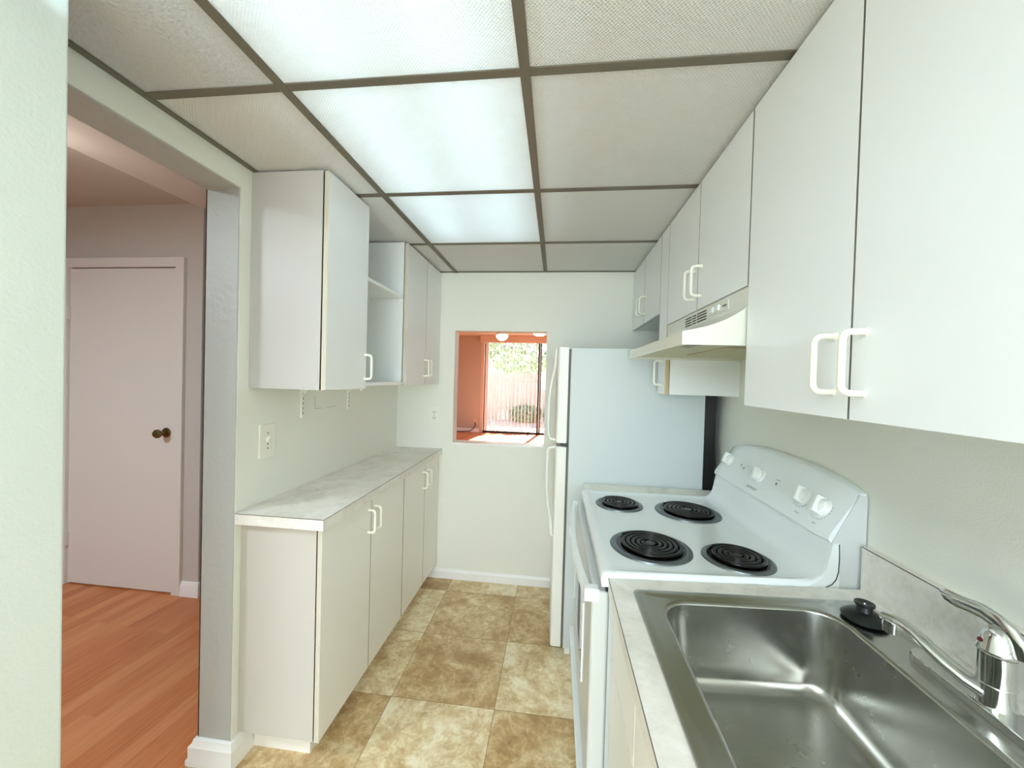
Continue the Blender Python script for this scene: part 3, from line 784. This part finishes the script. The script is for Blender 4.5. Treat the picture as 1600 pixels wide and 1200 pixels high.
def text(s, y, z, size, parent, name='lettering', m='ink', flip=False):
    cu = bpy.data.curves.new('txt', 'FONT'); cu.body = s; cu.size = size; cu.align_x = 'CENTER'; cu.align_y = 'CENTER'
    to = bpy.data.objects.new('txt', cu); C.objects.link(to)
    bpy.context.view_layer.update()
    me = bpy.data.meshes.new_from_object(to); bpy.data.objects.remove(to)
    p = on_face(y, z)+nrm*.0008 - ORG[parent.name]
    X = Vector((0, -1, 0)); R_ = Matrix((X, sl, nrm)).transposed().to_4x4(); R_.translation = p
    me.transform(R_); me.materials.append(M[m])
    o = bpy.data.objects.new(name, me); C.objects.link(o); o.parent = parent; ORG[o.name] = ORG[parent.name]; return o
text('HOTPOINT', 1.513, 1.058, .0135, bgd, 'logo_lettering')
text('FRONT', 1.245, 1.060, .0065, bgd); text('REAR', 1.165, 1.057, .0065, bgd); text('SURFACE', 1.405, 1.116, .0060, bgd); text('OVEN', 1.62, 1.118, .0060, bgd)
text('BAKE', 1.49, 1.137, .0060, bgd); text('OFF', 1.768, 1.145, .0060, bgd)
# oven door, window, handle, drawer
mb = MB(); mb.box(.112, YN+.010, .285, .160, YE-.010, .868, bev=.010, seg=3); od = obj('oven_door', mb, 'enamelm', t)
mb = MB(); mb.box(.1085, 1.27, .47, .113, 1.72, .70, bev=.002); q = obj('oven_window', mb, 'ovenglass', od)
mb = MB(); mb.box(.1065, 1.258, .455, .112, 1.732, .468); mb.box(.1065, 1.258, .702, .112, 1.732, .715); mb.box(.1065, 1.258, .468, .112, 1.268, .702); mb.box(.1065, 1.722, .468, .112, 1.732, .702)
obj('window_frame', mb, 'enamel', od)
mb = MB(); n = 16; pts = []
hp = []
for i in range(n+1):
    y = 1.065+(1.81-1.065)*i/n; u = (y-1.4375)/.3725; hp.append((.074+.024*u*u, y))
rows = []
for x, y in hp:
    rows.append([mb.bm.verts.new(q) for q in ((x-.006, y, .846), (x+.012, y, .846), (x+.012, y, .872), (x-.004, y, .872))])
for A, B in zip(rows, rows[1:]):
    for k in range(4): mb.bm.faces.new([A[k], A[(k+1)%4], B[(k+1)%4], B[k]])
mb.bm.faces.new(rows[0][::-1]); mb.bm.faces.new(rows[-1])
mb.box(.092, 1.052, .838, .134, 1.084, .874, bev=.004); mb.box(.092, 1.79, .838, .118, 1.82, .874, bev=.004)
obj('door_handle', mb, 'enamel', od)
mb = MB(); mb.box(.112, YN+.010, .06, .160, YE-.010, .268, bev=.006); mb.box(.094, YN+.012, .255, .118, YE-.012, .272, bev=.004); obj('storage_drawer', mb, 'enamel', t)
mb = MB(); mb.box(.155, YN+.008, .270, .162, YE-.008, .286); obj('shadow_gap', mb, 'dark', t)  # dark strips standing in for the shade above and below the oven door
mb = MB(); mb.box(.150, YN+.014, .868, .165, YE-.012, .887); obj('shadow_gap', mb, 'dark', t)
for x, y in ((.22, YN+.09), (.22, YE-.07), (.72, YN+.09), (.72, YE-.07)):
    mb = MB(); mb.lathe([(.018, 0), (.018, .010), (.008, .012), (.008, .03)], (x, y, 0), n=14); obj('foot', mb, 'black', t)

# ------------------------------------------------------------------ sink counter
def ys_(x): return 1.0405+(x-.156)*.080      # far end of the sink counter, follows the stove
YB = -.6
t = thing('base_cabinet', 'white base cabinet under the sink counter beside the stove', 'cabinet', (.48, .35, 0))
mb = MB(); mb.prism([(.185, YB), (XW-.001, YB), (XW-.001, ys_(.8)-.006), (.185, ys_(.185)-.006)], 'z', .1, .700)
for x0, x1, a, b in ((.185, .2, YB, 1.03), (XW-.014, XW-.001, YB, 1.08), ):
    mb.box(x0, a, .7, x1, b, .872)
mb.box(.2, 1.014, .7, .8, 1.03, .872); mb.box(.2, YB, .7, .8, YB+.015, .872)
obj('cabinet_body', mb, 'cablow', t)
for a, b in ((.745, 1.036), (.16, .741)):
    mb = MB(); mb.box(.167, a, .1, .185, b, .700, bev=.001); d = obj('door', mb, 'cablow', t)
    if a < .5: pull(d, .167, .70, .56, .66, -1, .03)
for a, b in ((.745, 1.036), (.16, .741)):
    mb = MB(); mb.box(.167, a, .706, .185, b, .871, bev=.001); obj('drawer_front', mb, 'cablow', t)
mb = MB(); mb.box(.23, YB, 0, .80, 1.03, .1); obj('toe_kick', mb, 'cablow', t)
# countertop with cut-out, built as four strips in one mesh
SX0, SX1, SY0, SY1 = .222, .752, .395, .975
def sk(x, y): return y + (x-.206)*.068
t = thing('countertop', 'light marbled laminate sink countertop with backsplash on the right wall', 'countertop', (.49, .3, .876))
mb = MB()
def strip(x0, y0, x1, y1, z0=.876, z1=.914):
    f = lambda x, y: y if y < .1 else (ys_(x) if y > 1.0 else sk(x, y))
    mb.hexa([(x0,f(x0,y0),z0),(x1,f(x1,y0),z0),(x1,f(x1,y1),z0),(x0,f(x0,y1),z0),(x0,f(x0,y0),z1),(x1,f(x1,y0),z1),(x1,f(x1,y1),z1),(x0,f(x0,y1),z1)])
strip(.154, YB, SX0, 1.04); strip(SX1, YB, XW-.001, 1.04)
strip(SX0, YB, SX1, SY0); strip(SX0, SY1, SX1, 1.04)
obj('top', mb, 'lam', t)
mb = MB(); mb.prism([(YB, .9145), (ys_(.8)-.001, .9145), (ys_(.8)-.001, 1.028), (YB, 1.028)], 'x', .803, XW-.001, bev=.001); bs = obj('backsplash', mb, 'lam', t)
mb = MB(); mb.box(.8022, YB, 1.0265, .8032, ys_(.8)-.001, 1.0285); mb.box(.1532, YB, .9128, .1545, 1.0405, .9145); obj('laminate_seam', mb, 'seam', t)

# ------------------------------------------------------------------ sink
t = thing('kitchen_sink', 'stainless steel single-bowl drop-in sink set in the right counter', 'sink', (.48, .68, .914))
def rrect(x0, y0, x1, y1, r, n=6):
    pts = []
    for cx, cy, a0 in ((x1-r, y1-r, 0), (x0+r, y1-r, PI/2), (x0+r, y0+r, PI), (x1-r, y0+r, 1.5*PI)):
        for i in range(n+1):
            a = a0+PI/2*i/n; pts.append((cx+r*math.cos(a), cy+r*math.sin(a)))
    return pts
RX0, RX1, RY0, RY1 = .206, .768, .375, .990
BX0, BX1, BY0, BY1 = .266, .655, .43, .945
loops = []
def lp(x0, y0, x1, y1, r, z): loops.append([(x, sk(x, y), z) for x, y in rrect(x0, y0, x1, y1, r)])
lp(RX0, RY0, RX1, RY1, .012, .9142)
lp(RX0+.001, RY0+.001, RX1-.001, RY1-.001, .012, .9175)
lp(RX0+.006, RY0+.006, RX1-.006, RY1-.006, .012, .9185)
lp(RX0+.022, RY0+.022, RX1-.018, RY1-.020, .014, .9180)
lp(RX0+.026, RY0+.026, RX1-.021, RY1-.024, .014, .9160)
lp(BX0-.010, BY0-.010, BX1+.010, BY1+.010, .066, .9160)
lp(BX0-.003, BY0-.003, BX1+.003, BY1+.003, .064, .9135)
lp(BX0, BY0, BX1, BY1, .062, .909)
lp(BX0+.004, BY0+.004, BX1-.004, BY1-.004, .060, .86)
lp(BX0+.012, BY0+.012, BX1-.012, BY1-.012, .056, .775)
for i in range(1, 6):
    a = i/5*PI/2; q = .035*(1-math.cos(a))
    lp(BX0+.014+q, BY0+.014+q, BX1-.014-q, BY1-.014-q, max(.056-q*.6, .02), .765-.035*math.sin(a))
lp(BX0+.12, BY0+.15, BX1-.12, BY1-.15, .05, .7275)
lp(BX0+.165, BY0+.21, BX1-.165, BY1-.21, .02, .7255)
mb = MB(); vv = [[mb.bm.verts.new(p) for p in l] for l in loops]
for A, B in zip(vv, vv[1:]):
    for k in range(len(A)): mb.bm.faces.new([A[k], A[(k+1)%len(A)], B[(k+1)%len(A)], B[k]])
mb.bm.faces.new(vv[-1])
obj('sink_basin', mb, 'steel', t, sharp=60, recalc=True)
mb = MB(); mb.lathe([(.055, .0), (.055, .003), (.043, .004), (.038, -.004), (0, -.006)], ((BX0+BX1)/2, (BY0+BY1)/2+.02, .7275), n=32)
obj('drain', mb, 'chrome', t)

# ------------------------------------------------------------------ faucet
t = thing('faucet', 'chrome single-lever kitchen faucet at the back of the sink, spout turned toward the stove', 'faucet', (.735, .715, .9155))
mb = MB()
pl = []
for cy, a0 in ((.815, 0), (.60, PI)):
    for i in range(13):
        a = a0+PI*i/12; pl.append((.722+.024*math.cos(a), cy+.024*math.sin(a)))
def sc_(p, k, z): return [(.722+(x-.722)*k, y if k > .98 else .7075+(y-.7075)*(1-(1-k)*.25), z) for x, y in p]
ls = [sc_(pl, 1, .9163), sc_(pl, 1, .927), sc_(pl, .95, .9305), sc_(pl, .86, .9315)]
vv = [[mb.bm.verts.new(p) for p in l] for l in ls]
for A, B in zip(vv, vv[1:]):
    for k in range(len(A)): mb.bm.faces.new([A[k], A[(k+1)%len(A)], B[(k+1)%len(A)], B[k]])
mb.bm.faces.new(vv[-1]); mb.bm.faces.new(vv[0][::-1]); obj('deck_plate', mb, 'chrome', t, sharp=28)
FX, FY = .728, .707
mb = MB(); mb.lathe([(.0245, 0), (.025, .004), (.0235, .010), (.0222, .036), (.0228, .038), (.0222, .040), (.0218, .080), (.0218, .086)], (FX, FY, .928), n=40); obj('faucet_body', mb, 'chrome', t, sharp=30)
mb = MB(); mb.lathe([(.0218, 0), (.0240, .003), (.0240, .007), (.0220, .012), (.0200, .024), (.0160, .034), (.010, .042), (0, .045)], (FX, FY, 1.0145), n=40)
cp = obj('lever_cap', mb, 'chrome', t, sharp=50)
# lever: thick rooted on the cap's rear side, sweeping up and over towards the stove
lv = [(FX+.012, FY-.018, 1.020), (FX+.010, FY-.014, 1.038), (FX+.006, FY-.006, 1.054), (FX+.003, FY+.006, 1.064), (FX+.0, FY+.022, 1.069), (FX-.003, FY+.044, 1.0675), (FX-.005, FY+.062, 1.0655), (FX-.006, FY+.078, 1.066), (FX-.007, FY+.088, 1.068)]
mb = MB(); mb.tube(lv, [.0180, .0190, .0180, .0160, .0145, .0130, .0135, .0120, .005], 16, sq=.50); obj('lever', mb, 'chrome', t, sharp=60)
mb = MB(); mb.lathe([(0, 0), (.0035, 0), (.0035, .0012), (0, .0016)], (FX-.0208, FY+.006, 1.032), (-1, .25, .25), 14); q = obj('temperature_dot', mb, 'red', t)
# spout: low, from the base of the body out over the bowl
sp = [(FX-.010, FY+.006, .9475), (FX-.022, FY+.022, .953), (FX-.034, FY+.044, .964), (FX-.044, FY+.066, .977), (FX-.051, FY+.086, .987), (FX-.056, FY+.104, .991), (FX-.060, FY+.120, .990), (FX-.063, FY+.134, .987)]
mb = MB(); mb.tube(sp, [.0180, .0165, .0150, .0140, .0135, .0135, .0135, .0120], 16, sq=.70); so = obj('spout', mb, 'chrome', t, sharp=60)
mb = MB(); mb.lathe([(.0125, .0), (.0138, -.001), (.0138, -.012), (.0128, -.013), (.0128, -.024), (.010, -.025), (0, -.025)], (FX-.0605, FY+.122, .988), n=20); obj('aerator', mb, 'chrome', so)

# ------------------------------------------------------------------ sink stopper
t = thing('sink_stopper', 'black rubber sink strainer stopper lying on the far corner of the sink rim', 'sink stopper', (.703, .948, .9195))
mb = MB(); mb.lathe([(0, 0), (.033, 0), (.041, .002), (.042, .006), (.039, .009), (.034, .012), (.030, .015), (.023, .018), (.018, .020), (0, .021)], (.706, .945, .9188), n=36); obj('stopper_disc', mb, 'rubber', t, sharp=40)
mb = MB(); mb.lathe([(.017, .0), (.015, .010), (.0145, .013), (.0185, .016), (.0185, .020), (.016, .0205), (.010, .0175), (0, .0175)], (.706, .945, .9368), n=28); obj('knob', mb, 'rubber', t, sharp=40)
mb = MB(); mb.lathe([(0, 0), (.0028, 0), (.002, .0015), (0, .002)], (.706, .945, .9543), n=12); obj('center_pin', mb, 'chrome', t)

# ------------------------------------------------------------------ switch and outlets
def holes(parent, pts, nrmv, name='screw', m='gasket', r=.0028):
    for p in pts:
        mb = MB(); mb.lathe([(0, 0), (r, 0), (r, .0008), (0, .001)], p, nrmv, 10); obj(name, mb, m, parent)
t = thing('light_switch', 'white toggle light switch plate on the left wall above the counter', 'light switch', (XL, 1.398, 1.1))
mb = MB(); mb.box(XL, 1.358, 1.100, XL+.006, 1.440, 1.232, bev=.002); obj('cover_plate', mb, 'plate', t)
mb = MB(); mb.hexa([(XL+.005,1.393,1.160),(XL+.010,1.393,1.163),(XL+.010,1.405,1.163),(XL+.005,1.405,1.160),(XL+.005,1.393,1.178),(XL+.020,1.394,1.186),(XL+.020,1.404,1.186),(XL+.005,1.405,1.178)], bev=.001); obj('toggle', mb, 'plate', t)
holes(t, [(XL+.006, 1.399, 1.196), (XL+.006, 1.399, 1.136), (XL+.006, 1.399, 1.153)], (1, 0, 0), r=.0032)
t = thing('wall_outlet', 'white duplex outlet on the far wall above the left counter', 'outlet', (-.859, YF, 1.115))
mb = MB(); mb.box(-.895, YF-.005, 1.105, -.825, YF, 1.218, bev=.0015); obj('cover_plate', mb, 'plate', t)
for z in (1.182, 1.142):
    mb = MB(); mb.box(-.876, YF-.0065, z-.014, -.844, YF-.0045, z+.014, bev=.0008); r_ = obj('receptacle', mb, 'plate', t)
    mb = MB(); mb.box(-.870, YF-.0075, z-.002, -.8665, YF-.006, z+.009); mb.box(-.8535, YF-.0075, z-.002, -.850, YF-.006, z+.009); mb.box(-.863, YF-.0075, z-.010, -.857, YF-.006, z-.005); obj('slots', mb, 'dark', r_)
holes(t, [(-.860, YF-.005, 1.162)], (0, -1, 0), r=.003)
# painted-over outline of an old fixture on the left wall
mb = MB()
for a in ((1.70, 1.268, 1.76, 1.271), (1.80, 1.268, 1.88, 1.271), (1.70, 1.268, 1.703, 1.33)): mb.box(XL, a[0], a[1], XL+.0015, a[2], a[3])
struct('trim_6', mb, 'hallwall')

# ------------------------------------------------------------------ living room contents
YS = 9.88
t = MB()
for x, q in ((-1.88, .025), (-.48, .085), (1.22, .07)): t.box(x, YS, .0, x+q, YS+.06, 2.42)
t.box(-1.90, YS, 0, 1.3, YS+.06, .05); t.box(-1.90, YS, 2.36, 1.3, YS+.06, 2.42)
sd = struct('window_1', t, 'bronze', label='sliding glass patio door of the room beyond')
mb = MB(); mb.box(-1.83, YS+.028, .05, 1.22, YS+.034, 2.36); obj('pane', mb, 'glass', sd)
mb = MB(); mb.box(-1.97, YS-.03, 0, -1.885, YS+.0, 2.44, bev=.004); obj('door_jamb', mb, 'valance', sd)
mb = MB(); mb.box(-1.853, YS-.012, .05, -1.775, YS+.02, 2.38); obj('sliding_stile', mb, 'trim', sd)
t = thing('vertical_blinds', 'open white vertical slat blinds hanging before the patio door beyond the pass-through', 'blinds', (-.3, 9.78, .03))
mb = MB(); mb.box(-1.98, 9.70, 2.35, 1.35, 9.86, 2.525, bev=.004); q = obj('valance', mb, 'valance', t); q['label'] = 'tan valance board'
x = -1.66; i = 0
while x < 1.25:
    a = math.radians(83); hw = .042
    mb = MB(); dx, dy = math.cos(a)*hw, math.sin(a)*hw; ex, ey = -math.sin(a)*.0008, math.cos(a)*.0008
    mb.hexa([(x-dx-ex,9.80-dy-ey,.06),(x+dx-ex,9.80+dy-ey,.06),(x+dx+ex,9.80+dy+ey,.06),(x-dx+ex,9.80-dy+ey,.06),(x-dx-ex,9.80-dy-ey,2.405),(x+dx-ex,9.80+dy-ey,2.405),(x+dx+ex,9.80+dy+ey,2.405),(x-dx+ex,9.80-dy+ey,2.405)])
    obj('slat', mb, 'blind', t); x += .088; i += 1
# ceiling fan
FXc, FYc = -1.02, 7.0
t = thing('ceiling_fan', 'ceiling fan with a glowing glass bowl light in the room beyond', 'ceiling fan', (FXc, FYc, 2.13))
mb = MB(); mb.lathe([(.016, .28), (.016, .40), (.06, .40)], (FXc, FYc, 2.13), n=20); obj('downrod', mb, 'blade', t)
mb = MB(); mb.lathe([(.05, .09), (.11, .11), (.12, .17), (.10, .22), (.03, .28)], (FXc, FYc, 2.13), n=28); obj('motor_housing', mb, 'blade', t)
mb = MB(); mb.lathe([(0, 0), (.04, .006), (.08, .030), (.105, .065), (.11, .09), (.05, .095)], (FXc, FYc, 2.13), n=28); obj('light_bowl', mb, 'bowl', t)
for k in range(5):
    a = 2*PI*k/5+.25; ca, sa = math.cos(a), math.sin(a)
    P = lambda u, w, z: (FXc+u*ca-w*sa, FYc+u*sa+w*ca, 2.13+z)
    mb = MB(); mb.hexa([P(.10,-.03,.175),P(.62,-.07,.165),P(.62,.07,.19),P(.10,.03,.185),P(.10,-.03,.183),P(.62,-.07,.173),P(.62,.07,.198),P(.10,.03,.193)], bev=.002); obj('blade', mb, 'blade', t)
# second fixture at the right edge of the opening
t = thing('pendant_light', 'glowing oval glass light with curled arm at the top right of the pass-through', 'pendant light', (-.245, 5.2, 2.0))
mb = MB(); mb.lathe([(0, 0), (.06, .008), (.085, .03), (.085, .055), (.05, .08), (0, .085)], (-.245, 5.2, 2.02), n=28); obj('glass_shade', mb, 'bowl', t)
mb = MB(); mb.tube([(-.245, 5.2, 2.10), (-.30, 5.2, 2.12), (-.36, 5.2, 2.075), (-.40, 5.2, 2.10), (-.45, 5.2, 2.085), (-.46, 5.2, 2.12)], .007, 8); obj('curled_arm', mb, 'trim', t)
mb = MB(); mb.tube([(-.245, 5.2, 2.10), (-.245, 5.2, 2.53)], .006, 8); obj('stem', mb, 'trim', t)
# outlet with black cord
t = thing('wall_outlet', 'small outlet low on the salmon wall of the room beyond, black cord plugged in', 'outlet', (-2.08, 9.855, .26))
mb = MB(); mb.box(-2.125, 9.848, .22, -2.045, 9.86, .36, bev=.002); obj('cover_plate', mb, 'valance', t)
mb = MB(); mb.tube([(-2.08, 9.84, .26), (-2.07, 9.83, .18), (-2.12, 9.82, .10), (-2.22, 9.80, .03), (-2.40, 9.78, .012), (-2.7, 9.77, .012), (-3.2, 9.74, .012)], .010, 8)
tag(obj('power_cord', mb, 'black'), 'black power cord running along the living room baseboard from the outlet', 'cord')
# hall ceiling globe
t = thing('ceiling_light', 'pale round ceiling light in the hall, mostly hidden behind the near wall edge', 'ceiling light', (-2.25, 1.40, 2.37))
mb = MB(); mb.lathe([(0, 0), (.05, .008), (.075, .035), (.085, .07), (.08, .075)], (-2.25, 1.40, 2.375), n=28); obj('glass_shade', mb, 'hallbowl', t)
mb = MB(); mb.lathe([(.088, .072), (.092, .085), (0, .086)], (-2.25, 1.40, 2.372), n=28); obj('base_ring', mb, 'trim', t)

# ------------------------------------------------------------------ outside
mb = MB(); mb.box(-8, 9.95, -.12, 8, 16, -.02)
struct('floor_patio', mb, 'patio')
mb = MB(); rr = random.Random(5)
t = thing('wooden_fence', 'weathered wooden board fence behind the patio', 'fence', (-1, 13.2, -.02))
for rz in (.35, 1.3):
    mb = MB(); mb.box(-6, 13.22, rz, 5, 13.26, rz+.09); obj('rail', mb, 'fence', t)
x = -5.0
while x < 3.0:
    mb = MB(); h = 1.62+rr.uniform(-.02, .02); mb.box(x, 13.19, -.02, x+.135, 13.21, h, bev=.004); obj('board', mb, 'fence', t); x += .145
def bush(label, cx, cy, cz, rx, ry, rz, n, s, seed, trunk=None):
    r = random.Random(seed)
    t = thing('tree' if trunk else 'shrub', label, 'tree' if trunk else 'shrub', (cx, cy, -.02))
    mb = MB()
    for i in range(n):
        while True:
            p = Vector((r.uniform(-1,1), r.uniform(-1,1), r.uniform(-1,1)))
            if p.length < 1: break
        p = p.normalized()*p.length**.4
        p = Vector((cx+p.x*rx, cy+p.y*ry, cz+p.z*rz)); u = Vector((r.gauss(0,1), r.gauss(0,1), r.gauss(0,1))).normalized(); v = u.orthogonal().normalized()
        k = s*r.uniform(.6, 1.3)
        mb.face([p-u*k, p-v*k*.45, p+u*k, p+v*k*.45])
    obj('foliage', mb, 'leaf', t, recalc=False)
    mb = MB(); mb.tube([(cx, cy, -.02), (cx+.03, cy, cz*.5), (cx-.02, cy+.02, cz)], [.06 if trunk else .02, .05 if trunk else .018, .03 if trunk else .012], 8); obj('trunk' if trunk else 'stem', mb, 'fence', t)
bush('leafy green tree rising above the fence seen through the blinds', -1.2, 15.0, 3.1, 1.9, .7, 1.7, 2600, .12, 11, True)
bush('taller tree behind the fence at the right of the patio view', 2.9, 16.4, 3.6, 1.0, .5, 1.6, 1400, .12, 12, True)
bush('low yellow-green shrub growing at the foot of the fence', -.95, 12.7, .26, .62, .3, .30, 700, .07, 13)

# ------------------------------------------------------------------ camera
cam = bpy.data.cameras.new('camera'); co = bpy.data.objects.new('camera', cam); C.objects.link(co)
cam.sensor_width = 36; cam.sensor_fit = 'HORIZONTAL'; cam.lens = 598.22/1600*36; cam.clip_start = .02; cam.clip_end = 200
right = Vector((0.9929223854679804, 0.11542440375788615, 0.027970403173924276))
up = Vector((-0.029513742875090194, 0.011683381299613098, 0.9994960918297334))
fwd = Vector((-0.11503945157239955, 0.9932475550528903, -0.015007297004364675))
m4 = Matrix((right, up, -fwd)).transposed().to_4x4(); m4.translation = (0, 0, 1.4410)
co.matrix_world = m4
bpy.context.scene.camera = co

# ------------------------------------------------------------------ light
def area(name, loc, rot, sx, sy, power, col):
    l = bpy.data.lights.new(name, 'AREA'); l.shape = 'RECTANGLE'; l.size = sx; l.size_y = sy; l.energy = power; l.color = col
    o = bpy.data.objects.new(name, l); C.objects.link(o); o.location = loc; o.rotation_euler = rot; return o
# fluorescent tubes above the middle row of panels
for x in (-.56, -.27):
    for y0, ln in ((.37, 1.66), (-.78, 1.1)):
        area('fluorescent_tube', (x, y0+ln/2, 2.325), (0, 0, 0), .03, ln, 4.2*ln, (.60, .83, 1.0))
# area lights added behind the viewer to brighten the kitchen
area('rear_daylight_fill', (-.05, -4.62, 1.4), (PI/2, 0, 0), 3.4, 1.75, 112, (.82, .92, 1.0))
area('dining_fill', (-.05, -3.0, 2.45), (0, 0, 0), .8, .8, 14, (.86, .94, 1.0))
area('rear_kitchen_fill', (-.41, -.95, 2.165), (0, 0, 0), .6, 1.6, 20, (.80, .91, 1.0))
# area lights added to brighten the hall and living room, no fixture there
area('hall_fill', (-2.6, -.2, 2.40), (0, 0, 0), .5, .5, 38, (.80, .93, 1.0))
area('living_fill', (0.2, 6.2, 2.50), (0, 0, 0), 1.5, 1.5, 70, (.84, .95, 1.0))
for loc, p in (((FXc, FYc, 2.10), 10), ((-2.25, 1.40, 2.22), 1.0)):
    l = bpy.data.lights.new('bulb', 'POINT'); l.energy = p; l.shadow_soft_size = .05; l.color = (1, .9, .8)
    o = bpy.data.objects.new('bulb', l); C.objects.link(o); o.location = loc
s = bpy.data.lights.new('sun', 'SUN'); s.energy = 24; s.angle = .01; s.color = (1, .97, .9)
so = bpy.data.objects.new('sun', s); C.objects.link(so)
so.rotation_euler = Vector((-.10, -.72, -.62)).to_track_quat('-Z', 'Y').to_euler()
w = bpy.data.worlds.new('world'); bpy.context.scene.world = w; w.use_nodes = True
nt = w.node_tree; bg = nt.nodes['Background']; sky = nt.nodes.new('ShaderNodeTexSky'); sky.sky_type = 'HOSEK_WILKIE'
sky.sun_direction = Vector((.10, .72, .62)).normalized(); sky.turbidity = 3
nt.links.new(sky.outputs[0], bg.inputs[0]); bg.inputs[1].default_value = 7.0

sc = bpy.context.scene
sc.view_settings.view_transform = 'Standard'; sc.view_settings.look = 'None'; sc.view_settings.exposure = 0.66; sc.view_settings.gamma = 1.0
sc.view_settings.use_curve_mapping = False
sc.cycles.max_bounces = 16; sc.cycles.diffuse_bounces = 12; sc.cycles.glossy_bounces = 6; sc.cycles.transmission_bounces = 6; sc.cycles.transparent_max_bounces = 12
sc.cycles.caustics_reflective = False; sc.cycles.caustics_refractive = False
